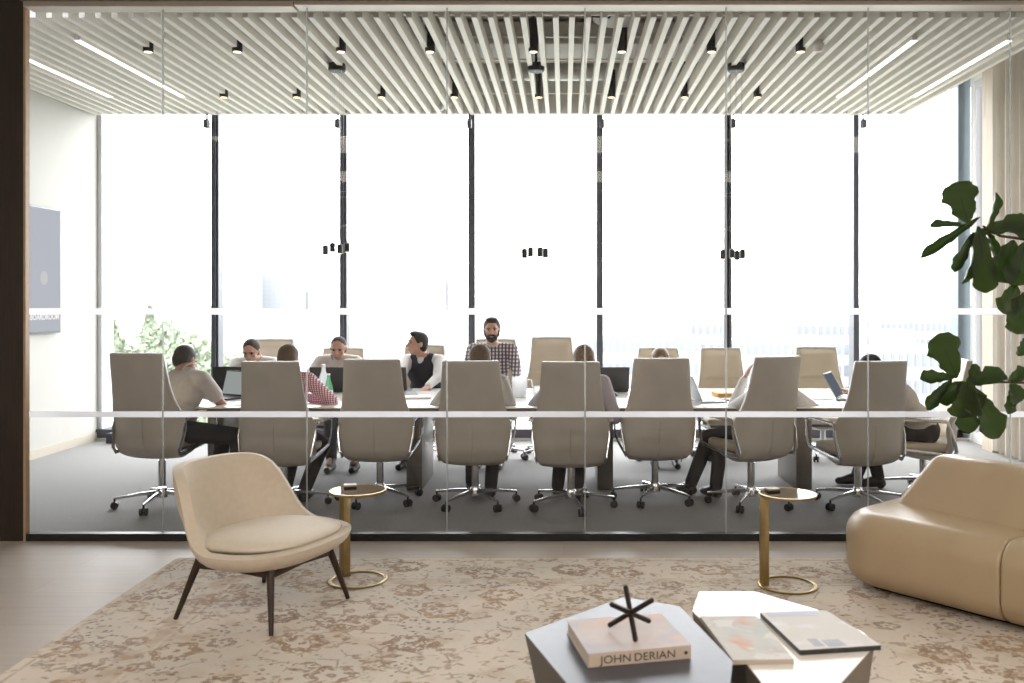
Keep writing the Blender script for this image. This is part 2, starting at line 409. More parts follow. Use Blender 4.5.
# window wall
win2 = struct(empty('window_2', (0, WY, 0)))
mull = [-3.92+1.441*k for k in range(0, 6)]
edges = [XL]+mull+[XR-.02]
for a, b in zip(edges[:-1], edges[1:]):
    MB().add([(a, .03, .1), (b, .03, .1), (b, .03, CZ), (a, .03, CZ)], [(0, 1, 2, 3)]).build('glass_pane', M['winglass'], win2, 0)
for i, x in enumerate(mull):
    if i == 4:
        m = MB().box((x-.042, -.06, .12), (x-.014, .1, CZ)).box((x+.012, -.06, .12), (x+.04, .1, CZ)).box((x-.014, .02, .12), (x+.012, .06, CZ))
        mo = m.build('mullion', [M['frame']], win2, 0)
    else:
        MB().box((x-.036, -.08, .12), (x+.008, .1, CZ)).box((x+.008, -.05, .12), (x+.034, .1, CZ)).build('mullion', M['frame'], win2, 0)
MB().box((XR-.12, -.10, .0), (XR-.065, .1, CZ)).box((XR-.06, -.08, 0), (XR+.03, .1, CZ)).build('corner_mullion', pbr('blue_grey_metal', (.16, .20, .23), .4, .3), win2, 0)
MB().box((XL, -.06, .12), (XL+.05, .1, CZ)).build('edge_mullion', pbr('pale_grey_metal', (.72, .73, .78), .4, .3), win2, 0)
MB().box((XL, -.10, 0), (XR, .1, .125)).build('sill_curb', pbr('curb_dark', (.06, .06, .08), .5), win2, 0)
MB().box((XL, -.14, 0), (XR, -.10, .03)).build('sill_grille', M['duct'], win2, 0)
for i, px in enumerate((207, 338, 469.5, 602, 733, 863)):
    b = MB(); c = P(px, 124, WY-.14)
    b.box((c.x-.024, c.y-.05, c.z-.045), (c.x+.024, c.y+.03, c.z+.045)); b.cyl((c.x-.02, c.y-.01, c.z+.04), (c.x+.02, c.y-.01, c.z+.04), .015, n=12)
    b.box((c.x-.008, c.y-.01, c.z+.05), (c.x+.008, c.y+.01, CZ-.02))
    tag(b.build('shade_bracket', M['frame']), 'dark shade bracket beside the top of the '+
        ('first', 'second', 'third', 'fourth', 'fifth', 'sixth')[i]+' mullion from the screen wall', 'bracket', 'shade brackets at the window tops')
# right wall with a narrow side window, timber post
wr = MB(); wr.box((XR, GY+.1, 0), (XR+.15, 8.3, CZ)); wr.box((XR, 9.93, 0), (XR+.15, 10.02, CZ)); wr.box((XR, 8.3, 3.98), (XR+.15, 9.93, CZ)); wr.box((XR, 8.3, 0), (XR+.15, 9.93, .12))
struct(wr.build('wall_right', M['white'], smooth=0))
win3 = struct(empty('window_3', (XR, 9.5, 0)))
MB().box((-.01, .37, .12), (.06, .41, 3.98)).box((-.01, .03, .12), (.06, .06, 3.98)).box((-.01, .06, 3.9), (.06, .37, 3.98)).box((-.01, -1.2, .12), (.06, -1.15, 3.98)).build('window_frame', pbr('pale_frame', (.5, .5, .52), .5), win3, 0)
MB().add([(.03, -1.15, .12), (.03, .37, .12), (.03, .37, 3.94), (.03, -1.15, 3.94)], [(0, 1, 2, 3)]).build('glass_pane', M['winglass'], win3, 0)
struct(MB().box((XR-.12, 9.27, 0), (XR-.01, 9.49, CZ)).build('trim_4', pbr('pale_timber', (.62, .53, .42), .6, col2=(.52, .43, .33), nscale=5, stretch=(5, 5, .7)), smooth=0))
# curtain beside the post
cu = MB()
def curt(u, v):
    y = 7.7+u*1.53; return (XR-.10+.045*math.sin(u*2*math.pi*11)+.012*math.sin(u*2*math.pi*27), y, .03+v*3.98)
cu.grid(curt, 180, 6)
co_ = cu.build('curtain', pbr('beige_curtain', (.66, .61, .54), .85), smooth=60)
bake(co_, [('SOLIDIFY', dict(thickness=.004))], 60)
tag(co_, 'beige pleated floor length curtain gathered beside the pale timber post', 'curtain')
# bulkhead over windows
struct(MB().box((XL, WY-.165, 3.645), (3.83, WY-.085, CZ)).build('trim_5', M['white'], smooth=0))

# slatted ceiling
sc_ = tag(empty('slatted_ceiling', (0, 8.3, 3.63)), 'suspended ceiling of long white parallel slats above the boardroom', 'slatted ceiling')
S0, S1 = 6.58, 10.0
slat_mesh = None
k0 = math.ceil((XL+.03-.059)/.1195)
xs = []
k = k0
while .059+.1195*k < 3.83:
    xs.append(.059+.1195*k); k += 1
for x in xs:
    if slat_mesh is None:
        slat_mesh = MB().box((-.021, S0-8.3, 0), (.021, S1-8.3, .118)).mesh('slat', M['slat'], 0)
    o = bpy.data.objects.new('slat', slat_mesh); COL.objects.link(o); o.parent = sc_; o.location = (x, 0, 0)
for y in (6.9, 8.2, 9.5):
    MB().box((XL+.02, y-8.3-.015, .118), (3.84, y-8.3+.015, .135)).build('carrier_rail', M['slat'], sc_, 0)
hg = MB()
for x in (-4.8, -3.0, -1.2, .6, 2.4, 3.6):
    for y in (6.9, 8.2, 9.5): hg.cyl((x, y-8.3, .133), (x, y-8.3, CZ-3.63), .004, n=6)
hg.build('hanger_rods', M['duct'], sc_)

# ceiling services above the slats
def pipe(name, pts, r, mat, label, cat, n=12, group=None): return tag(MB().tube(pts, r, n).build(name, mat), label, cat, group)
pipe('ventilation_duct', [(-2.6, 9.2, 3.90), (2.6, 9.2, 3.90)], .09, M['duct'], 'round metal duct above the slats close to the windows', 'duct', 20)
dm = MB().rbox((-1.9, 7.95, 3.83), (2.3, 8.45, 4.03), .01, 1).build('air_duct', pbr('grey_duct', (.6, .58, .55), .5, .3), smooth=30)
tag(dm, 'flat rectangular grey air duct above the middle of the slats', 'duct')
pipe('sprinkler_pipe', [(-2.15, 6.7, 3.86), (-1.75, 7.5, 3.86), (-1.7, 7.9, 3.9)], .018, pbr('red_pipe', (.5, .08, .05), .4), 'thin red sprinkler pipe above the slats', 'pipe')
pipe('conduit', [(-3, 7.75, 3.84), (2.6, 7.75, 3.84)], .014, M['duct'], 'thin steel conduit running across above the slats', 'pipe')
pipe('cable_tray', [(-2.2, 6.95, 3.93), (.1, 6.95, 3.93)], .03, M['black'], 'black cable tray above the slats near the glass partition', 'cable tray', 4)
pipe('hanging_cable', [(-.05, 6.7, 3.95), (.02, 6.8, 3.84), (.18, 6.95, 3.76), (.35, 7.0, 3.76), (.45, 6.9, 3.86), (.5, 6.8, 4.02)], .008, M['black'], 'looped black cable hanging above the slats by the dark cable tray', 'cable', 6)
pipe('hanging_cable', [(1.65, 6.7, 3.84), (1.9, 6.62, 3.9), (2.2, 6.65, 3.86), (2.5, 6.7, 3.92)], .008, M['black'], 'black cable sagging above the slats toward the curtain side', 'cable', 6)
sp_ = MB().lathe([(.16, 0), (.19, .02), (.19, .035), (.06, .06), (.05, .26)], 28).build('ceiling_speaker', M['white'], None, loc=(.42, 7.2, 3.79))
tag(sp_, 'round white ceiling speaker seen through the slats', 'speaker')
sp2 = MB().lathe([(.001, 0), (.03, .006), (.045, .03), (.05, .055), (.035, .08), (.02, .1)], 20).build('smoke_detector', M['white'], None, loc=(2.05, 7.25, 3.56))
tag(sp2, 'white dome detector below the slats on the curtain side of the room', 'detector')
sp3 = MB().lathe([(.001, 0), (.02, .006), (.035, .03), (.035, .06), (.02, .07), (.01, .12)], 16).build('smoke_detector', M['duct'], None, loc=P(441, 111, 9.55))
tag(sp3, 'small metal ceiling sensor at the window end of the slats', 'detector')

# downlights
rowx = [-3.41, -2.68, -1.83, -1.10, -.25, .475, 1.21, 1.94]
dl0 = None
xw = ('first', 'second', 'third', 'fourth', 'fifth', 'sixth', 'seventh', 'eighth')
for ri, (D, rn) in enumerate(((7.38, 'near the glass partition'), (9.02, 'close to the windows'))):
    for i, x in enumerate(rowx):
        lab = 'black cylinder downlight in the row %s, %s from the screen wall' % (rn, xw[i])
        if dl0 is None:
            dl0 = thing('downlight', lab, 'downlight', (x, D, 3.60), 0, 'black cylinder downlights')
            MB().lathe([(.036, 0), (.041, .0), (.041, .27), (.03, .28)], 20).build('housing', M['black'], dl0)
            MB().cyl((0, 0, .28), (0, 0, CZ-3.60), .008, n=6).build('stem', M['black'], dl0)
            MB().lathe([(.001, -.001), (.032, -.002), (.032, .0)], 20).build('lens', M['lampw'], dl0)
        else: dup(dl0, (x, D, 3.60), 0, lab)
# linear lights
ll0 = None
for i, (x, lab) in enumerate(((-4.575, 'long linear light between the slats next to the wall with the screen'), (-3.845, 'long linear light between the slats, second from the wall with the screen'),
                (2.77, 'long linear light between the slats, second from the curtain side'), (3.52, 'long linear light between the slats nearest the curtain side'))):
    if ll0 is None:
        ll0 = thing('linear_light', lab, 'ceiling light', (x, 8.1, 3.62), 0, 'linear ceiling lights')
        MB().box((-.022, -.99, .0), (.022, 1.0, .126)).build('housing', M['slat'], ll0, 0)
        MB().box((-.023, -.98, -.006), (.023, .98, .0)).build('diffuser', M['line'], ll0, 0)
    else: dup(ll0, (x, 8.1, 3.62), 0, lab)

# wire pendants
for px, gname, sh in ((337, 'toward the wall screen', 0), (536, 'over the middle of the table', 1), (736, 'toward the curtain', 2)):
    D = 7.97; x = (px-CX)*D/F
    t = thing('pendant_cluster', 'cluster of small dark spotlights hanging on thin wires %s' % gname, 'pendant light', (x, D, 0), 0, 'wire pendants over the table')
    MB().lathe([(.066, 3.59), (.075, 3.60), (.075, 3.64), (.07, 3.66), (.012, 3.67), (.012, CZ)], 24).build('canopy', M['black'], t)
    w = MB()
    for q in range(6):
        a = q*math.pi/3+.4
        hx, hy = .06*math.cos(a), .06*math.sin(a)
        w.cyl((hx, hy, 3.6), (hx*.9, hy*.9, 2.95), .0012, n=5)
    w.build('suspension_wires', M['duct'], t)
    for rz, zz in ((.34, 2.50), (.10, 2.21), (.09, 3.0)):
        h = [(rz*math.cos(2*math.pi*i/48), rz*math.sin(2*math.pi*i/48), zz+.03*math.sin(2*math.pi*i/48+.8)) for i in range(48)]
        MB().tube(h, .0016, 5, True).build('wire_hoop', M['duct'], t)
    heads = {0: [(325.5, 250), (332.5, 247.5), (340, 249), (347, 247.5)], 1: [(524.5, 253.5), (530.5, 252), (540, 252), (545.5, 253)], 2: [(723, 254.5), (732, 253.5), (737, 255.5), (742.5, 254)]}[sh]
    for i, (hx, hy) in enumerate(heads):
        p = P(hx, hy, D+(.07 if i % 2 else -.07)) - Vector((x, D, 0))
        hd = MB().lathe([(.020, -.040), (.0245, -.040), (.0245, .036), (.015, .04), (.003, .046)], 14).build('spot_head', M['black'], t, loc=p)
        MB().lathe([(.001, -.042), (.018, -.042), (.018, -.040)], 12).build('lens', M['lampw'], hd)
        MB().cyl((p.x, p.y, p.z+.04), (p.x*.8, p.y*.8, 2.21), .0012, n=5).build('wire', M['duct'], t)

# screen on left wall
tv = thing('wall_screen', 'grey flat screen on the white wall showing the word BOARDROOM', 'screen', (XL, 8.3, 0))
MB().rbox((.0, -1.0, 1.235), (.05, .985, 2.50), .008, 2).build('bezel', M['frame'], tv)
MB().add([(.052, -.98, 1.255), (.052, .968, 1.255), (.052, .968, 2.483), (.052, -.98, 2.483)], [(0, 1, 2, 3)]).build('display', emit('display_grey', (.48, .50, .56), 1.0), tv, 0)
def wall_text(body, size, name, mat, M4, parent, bold=0.0):
    cu = bpy.data.curves.new(name, 'FONT'); cu.body = body; cu.size = size; cu.extrude = .0004; cu.offset = bold; cu.align_x = 'LEFT'
    o = bpy.data.objects.new(name, cu); COL.objects.link(o)
    dg = bpy.context.evaluated_depsgraph_get(); dg.update()
    me = bpy.data.meshes.new_from_object(o.evaluated_get(dg)); bpy.data.objects.remove(o)
    me.transform(M4); me.materials.clear(); me.materials.append(mat)
    ob = bpy.data.objects.new(name, me); COL.objects.link(ob); ob.parent = parent
    return ob
mw = emit('display_white', (1, 1, 1), 1.0)
TX = Matrix(((0, 0, 1, .054), (1, 0, 0, .44), (0, 1, 0, 1.375), (0, 0, 0, 1)))
wall_text('BOARDROOM', .078, 'lettering', mw, TX, tv, .002)
dk = MB(); dk.add([(.053, .9+.0+.065*math.cos(a), 1.79+.07*math.sin(a)) for a in [2*math.pi*i/24 for i in range(24)]], [tuple(range(24))])
dk.v = [(x, y-.22, z) for x, y, z in dk.v]
dk.build('round_mark', emit('mark_pale', (.6, .6, .62), 1.0), tv, 0)

# ================================================================== OUTSIDE
GZ = -15
struct(MB().box((-900, 12, GZ-1), (1200, 420, GZ)).build('ground', pbr('pale_ground', (.30, .31, .28), .9, noise=.3, nscale=.05), smooth=0))
tag(MB().box((-2500, 420, GZ-1.2), (3000, 1500, GZ-.2)).build('river', pbr('river_water', (.17, .19, .21), .6), smooth=0), 'wide pale river crossing behind the boardroom windows', 'river', kind='structure')
struct(MB().box((-4000, 1500, GZ-1), (5000, 4000, GZ+1)).build('ground_far_bank', pbr('far_bank', (.2, .22, .22), .9), smooth=0))
fac = pbr('facade_haze', (.215, .22, .232), .8); facd = pbr('facade_window_haze', (.18, .19, .21), .4)  # pale low-contrast greys; distance haze is put into these colours
def tower(px0, px1, ytop, D, label, rows=12, cols=5, name='office_tower', group=None, fm=fac, wm=facd, depth=25, zb=None, roof=True):
    a = P(px0, ytop, D); b = P(px1, ytop, D); zb = GZ if zb is None else zb
    t = thing(name, label, 'building', ((a.x+b.x)/2, D+depth/2, zb), 0, group)
    W = b.x-a.x; H = a.z-zb
    MB().box((-W/2, -depth/2, 0), (W/2, depth/2, H)).build('walls', fm, t, 0)
    fh = H/rows; cw = W/cols
    wme = MB().box((-cw*.28, -.05*fh, -fh*.25), (cw*.28, .05, fh*.25)).mesh('window', wm, 0)
    for r in range(rows):
        for c in range(cols):
            o = bpy.data.objects.new('window', wme); COL.objects.link(o); o.parent = t; o.location = (-W/2+(c+.5)*cw, -depth/2, (r+.55)*fh)
    if roof: MB().box((-W*.2, -depth*.2, H), (W*.2, depth*.2, H+fh*.6)).build('roof_plant', fm, t, 0)
    return t
G = 'hazy towers on the skyline'
tower(246, 258, 270, 1700, 'narrow hazy tower on the skyline beside the widest pale pair', 9, 3, group=G)
tower(262, 291, 267, 1750, 'widest pale hazy tower on the skyline, between the first two dark mullions', 10, 6, group=G)
tower(303, 312, 292, 1900, 'short hazy block on the skyline, just short of the second dark mullion', 6, 2, group=G)
tower(392, 420, 296, 2000, 'low hazy block on the skyline behind the person in the dark vest', 5, 5, group=G)
tower(440, 450, 283, 2000, 'thin hazy tower on the skyline between the second and third mullions', 7, 2, group=G)
tower(905, 918, 277, 1900, 'hazy tower on the skyline behind the big fig leaves', 8, 3, group=G)
tower(876, 886, 286, 2000, 'small hazy tower on the skyline, just past the last dark mullion', 9, 2, group=G)
for i, (a, b, y) in enumerate(((470, 520, 299), (620, 690, 298), (740, 800, 297), (800, 845, 299))):
    tower(a, b, y, 2100, 'long low hazy building across the river, '+('nearest the bearded person', 'behind the fourth mullion gap', 'right of the split mullion', 'before the last dark mullion')[i], 3, 10, group=G)
fw = pbr('white_facade', (.27, .27, .27), .8); ww = pbr('blue_window_haze', (.115, .13, .165), .3)  # window blue is paled so the colour carries haze
def block(px0, px1, ytop, D, label, rows, cols, depth=18, name='apartment_building'):
    return tower(px0, px1, ytop, D, label, rows, cols, name, 'white blocks outside the windows', fw, ww, depth)
block(585, 700, 336, 120, 'white office block with bluish windows outside behind the seat row middle', 4, 16)
block(700, 850, 340, 122, 'long white office block with bluish windows outside near the split mullion', 4, 20)
block(866, 960, 348, 118, 'white office block with bluish windows outside behind the plant leaves', 3, 12)
block(690, 860, 322, 260, 'pale low block on the waterfront beyond the white office block', 2, 24)
block(880, 960, 320, 300, 'small pale low block by the river behind the upper fig leaves', 2, 14)
# trees
tm = pbr('outdoor_leaves_haze', (.20, .235, .165), .8, noise=.3, nscale=.8); tk = pbr('outdoor_bark', (.10, .08, .06), .8)  # leaf colour paled and greyed to stand in for haze
def tree(px, ytop, D, w, label, seed, conical=False):
    rnd = random.Random(seed); top = P(px, ytop, D); H = top.z-GZ
    t = thing('tree', label, 'tree', (top.x, D, GZ), 0, 'trees outside the windows')
    tr = MB(); tr.tube([(0, 0, 0), (.1, 0, H*.3), (0, .1, H*.6), (0, 0, H*.9)], [.3, .22, .14, .05], 8)
    for q in range(8):
        a = rnd.uniform(0, 6.28); z = H*rnd.uniform(.35, .7); tr.tube([(0, 0, z), (w*.3*math.cos(a), w*.3*math.sin(a), z+w*.3)], [.09, .03], 6)
    tr.build('trunk', tk, t)
    lf = MB(); vs = []; fs = []
    for q in range(6500):
        u = rnd.random()
        if conical: z = H*(.25+.75*u); rr = w*.5*(1-u)**.8*rnd.uniform(.5, 1)
        else:
            th = math.acos(rnd.uniform(-1, 1)); z = H*.66+math.cos(th)*H*.34*rnd.uniform(.7, 1); rr = w*.5*math.sin(th)*rnd.uniform(.55, 1.05)*(1+.25*math.sin(q*.01))
        a = rnd.uniform(0, 6.28); c = Vector((rr*math.cos(a), rr*math.sin(a), z))
        e = Euler((rnd.uniform(0, 3), rnd.uniform(0, 3), rnd.uniform(0, 6))).to_matrix(); s = rnd.uniform(.06, .17)
        k = len(vs); vs += [c+e@Vector(p)*s for p in ((-1, -.6, 0), (1, -.6, 0), (.7, .8, .2), (-.7, .8, .1))]; fs.append((k, k+1, k+2, k+3))
    lf.add(vs, fs); lf.build('crown', tm, t, 0)
tree(112, 322, 30, 4.5, 'pale pointed tree outside, closest to the white screen wall', 1, True)
tree(122, 338, 38, 5.0, 'bushy round tree outside, behind the tall chair at the table end', 2)
tree(150, 306, 58, 5.0, 'tallest pale pointed tree outside beside the seated person in a polo shirt', 3, True)
tree(168, 320, 47, 6.5, 'broad round tree outside above the head of the person in a polo shirt', 4)
tree(196, 335, 38, 4.5, 'round tree outside just short of the first dark mullion', 5)
tree(235, 352, 60, 6.0, 'low round tree outside between the first dark mullion and the grey haired person', 6)

# ================================================================== BOARD TABLE
TX0, TX1, TY0, TY1, TZ = -3.10, 2.50, 6.88, 8.40, .745
bt = thing('boardroom_table', 'long white topped boardroom table with dark edge on metal slab legs', 'table', (0, 7.6, 0))
MB().rbox((TX0, TY0-7.6, TZ-.012), (TX1, TY1-7.6, TZ), .004, 2).build('tabletop', M['tabletop'], bt)
MB().rbox((TX0+.004, TY0-7.6+.004, TZ-.055), (TX1-.004, TY1-7.6-.004, TZ-.0125), .005, 2).build('edge_band', M['tableedge'], bt)
for x in (-2.875, -1.235, .34, 1.98):
    MB().rbox((x-.065, 7.42-7.6, 0), (x+.065, 8.06-7.6, TZ-.055), .004, 2).build('leg', M['tableleg'], bt)

# ================================================================== BOARDROOM CHAIR
def make_chair(label):
    t = thing('boardroom_chair', label, 'chair')
    prof = [(-.345, 1.12, .205), (-.325, 1.03, .213), (-.295, .90, .222), (-.262, .77, .242), (-.242, .66, .276), (-.232, .57, .284), (-.223, .49, .278), (-.208, .425, .262), (-.178, .372, .24), (-.125, .338, .222), (-.05, .325, .21), (.08, .335, .20), (.19, .36, .19)]
    def sh(u, v):
        f = v*(len(prof)-1); k = min(int(f), len(prof)-2); w = f-k
        y, z, hw = (prof[k][i]*(1-w)+prof[k+1][i]*w for i in range(3))
        s = u*2-1; a = max(0, 1-v*1.5)
        wing = .035+.06*math.exp(-((z-.58)/.14)**2)
        if v < .60: y += wing*abs(s)**2.4
        else:
            q = (v-.60)/.40; q = q*q*(3-2*q); y += wing*abs(s)**2.4*(1-q); z += .035*abs(s)**2.2*q
        return (s*hw, y, z)
    b = MB().grid(sh, 15, 34)
    # central seam on the lower back is a raised welt
    o = b.build('shell', M['leather'], t); bake(o, [('SOLIDIFY', dict(thickness=.04, offset=0)), ('BEVEL', dict(width=.008, segments=2, limit_method='ANGLE', angle_limit=R(50)))], 50)
    MB().tube([(0, -.262, .64), (0, -.254, .55), (0, -.245, .47), (0, -.232, .41), (0, -.19, .355)], .0035, 6).build('back_seam', M['leather'], t)
    def pad(u, v):   # front cushion of the back
        z = .47+v*.63; s = u*2-1
        f = [p for p in prof if True]
        # find y and width on the profile
        for i in range(len(f)-1):
            if f[i][1] >= z >= f[i+1][1]:
                w = (f[i][1]-z)/(f[i][1]-f[i+1][1]); y = f[i][0]*(1-w)+f[i+1][0]*w; hw = f[i][2]*(1-w)+f[i+1][2]*w; break
        else: y, hw = f[0][0], f[0][2]
        e = (1-abs(s)**6)*min(1, 12*v*(1-v)+.1)
        crease = 1-.75*math.exp(-((z-.80)/.012)**2)
        return (s*hw*.95, y+.018+.035*e*crease+(.035+.06*math.exp(-((z-.58)/.14)**2))*abs(s)**2.4*.9, z)
    MB().grid(pad, 17, 40).build('backrest_cushion', M['frontleather'], t, 180)
    MB().rbox((-.222, -.165, .395), (.222, .27, .465), .03, 4).build('seat', M['frontleather'], t, 60)
    MB().rbox((-.19, -.15, .365), (.19, .22, .4), .012, 2).build('seat_pan', M['frame'], t)
    for s in (-1, 1):
        pts = [(s*.282, -.135, .645), (s*.30, .02, .655), (s*.30, .20, .652), (s*.298, .262, .635), (s*.285, .272, .50), (s*.272, .262, .43), (s*.262, .15, .405), (s*.255, -.05, .385), (s*.252, -.19, .375), (s*.262, -.205, .41), (s*.284, -.17, .55)]
        MB().tube(pts, .007, 6, True, rx=.017, up=Vector((1, 0, 0))).build('arm', M['chrome'], t)
        MB().rbox((s*.30-.02, -.10, .656), (s*.30+.02, .19, .668), .005, 2).build('arm_pad', M['leather'], t)
    MB().lathe([(.028, .13), (.028, .30), (.022, .30), (.022, .33), (.05, .335), (.05, .345)], 20).build('column', M['chrome'], t)
    MB().lathe([(.02, .06), (.042, .065), (.042, .12), (.03, .14)], 20).build('hub', M['chrome'], t)
    for q in range(5):
        a = R(90+36+q*72); d = Vector((math.cos(a), math.sin(a), 0))
        leg = MB().tube([d*.03+Vector((0, 0, .105)), d*.16+Vector((0, 0, .098)), d*.33+Vector((0, 0, .078))], [.017, .013, .009], 8).build('base_leg', M['chrome'], t)
        c = MB(); e = d*.325; n = Vector((-d.y, d.x, 0))
        for sg in (-1, 1): c.cyl(e+n*sg*.024+Vector((0, 0, .028)), e+n*sg*.008+Vector((0, 0, .028)), .028, n=14)
        c.cyl(e+n*-.01+Vector((0, 0, .028)), e+n*.01+Vector((0, 0, .028)), .011, n=8); c.cyl(e+Vector((0, 0, .03)), e+Vector((0, 0, .078)), .008, n=8)
        c.build('caster', M['black'], leg)
    return t
NG = 'boardroom chairs on the glass side of the table'
FG = 'boardroom chairs on the window side of the table'
near = [(-3.06, 6.85, -8, .06, 'taupe high-back chair with its back to the glass, beside the person in a grey polo', 10),
 (-2.13, 6.85, 0, 0, 'taupe high-back chair, back to the glass, under the person in a red checked shirt', 30),
 (-1.435, 7.02, 1, .005, 'empty taupe high-back chair, back to the glass, across from the person in a vest', 50),
 (-.68, 6.90, 0, 0, 'taupe high-back chair, back to the glass, just in front of the bearded person', 36),
 (.053, 6.81, -1, 0, 'taupe high-back chair, back to the glass, under the person in a lavender shirt', 15),
 (.713, 7.05, 3, .01, 'empty taupe high-back chair, back to the glass, next to the yellow notebook', 44),
 (1.434, 6.90, 26, .03, 'taupe chair turned sideways, under the person in white with a raised hand', 20),
 (2.244, 6.87, 12, 0, 'taupe high-back chair, back to the glass, last of its row toward the plant', 5)]
proto = None
def chair(x, y, deg, dz, label, group, rot=0):
    global proto
    if proto is None: proto = make_chair(label); t = proto; t['group'] = group; t.location = (x, y, 0); t.rotation_euler = (0, 0, R(deg))
    else:
        t = dup(proto, (x, y, 0), R(deg), label, group)
    for ch in t.children:
        n = ch.name.split('.')[0]
        if n in ('shell', 'back_seam', 'backrest_cushion', 'seat', 'seat_pan', 'arm', 'arm_pad'): ch.location = (0, 0, dz)
        if n == 'column': ch.scale = (1, 1, 1+dz/.37) ; ch.location = (0, 0, 0)
        if n == 'base_leg': ch.rotation_euler = (0, 0, R(rot))
    return t
for x, y, d, dz, lab, rot in near: chair(x, y, d, dz, lab, NG, rot)
far = [(-3.0, 9.0, 180, .046, 'pale tan boardroom chair behind the grey haired person, window side'),
 (-2.28, 9.0, 180, -.047, 'pale tan boardroom chair behind the balding person in a light sweater, window side'),
 (-1.46, 9.0, 176, -.016, 'pale tan boardroom chair behind the person in a dark vest, window side'),
 (-.705, 9.0, 180, .046, 'pale tan boardroom chair behind the bearded person, window side'),
 (-.11, 9.0, 183, .067, 'tallest empty tan boardroom chair on the window side, beside the bearded person'),
 (.975, 9.0, 180, -.047, 'low tan boardroom chair behind the fair haired person, window side'),
 (1.62, 9.0, 180, -.047, 'empty tan boardroom chair on the window side, behind the raised hand'),
 (2.59, 9.0, 177, -.037, 'empty tan boardroom chair on the window side, nearest the curtain')]
for i, (x, y, d, dz, lab) in enumerate(far): chair(x, y, d, dz, lab, FG, 12*i)
chair(2.93, 7.35, 78, -.035, 'taupe boardroom chair at the head of the table, seen sideways beyond the tan sofa', 'boardroom chair at the table head', 25)

# ================================================================== PEOPLE
def ik(a, b, l1, l2, pole):
    a, b = Vector(a), Vector(b); d = b-a; L = d.length
    if L > (l1+l2)*.995: b = a+d.normalized()*(l1+l2)*.995; d = b-a; L = d.length
    x = (l1*l1-l2*l2+L*L)/(2*L); h = math.sqrt(max(l1*l1-x*x, 0)); u = d.normalized()
    p = Vector(pole)-u*Vector(pole).dot(u); p.normalize()
    return a+u*x+p*h, b
def hair_mesh(kind, hc, hm):
    b = MB(); T = lambda p: hc+hm@Vector(p)
    if kind in ('short', 'top', 'thin'):
        k = {'short': 0, 'top': .002, 'thin': -.004}[kind]
        b.ball(T((0, -.021, .035)), (.080+k, .092, .084+k), 18, hm)
        b.ball(T((0, -.045, .0)), (.077, .063, .085), 16, hm)
        if kind == 'top': b.ball(T((0, .022, .098)), (.060, .060, .028), 14, hm)
        if kind == 'thin': pass
    else:
        b.ball(T((0, -.024, .032)), (.087, .096, .090), 18, hm)
        b.ball(T((0, -.045, -.02)), (.086, .072, .10), 16, hm)
        b.ball(T((0, -.06, -.11)), (.078, .05, .12), 16, hm)
        b.ball(T((0, -.055, -.19)), (.06, .035, .09), 14, hm)
    return b
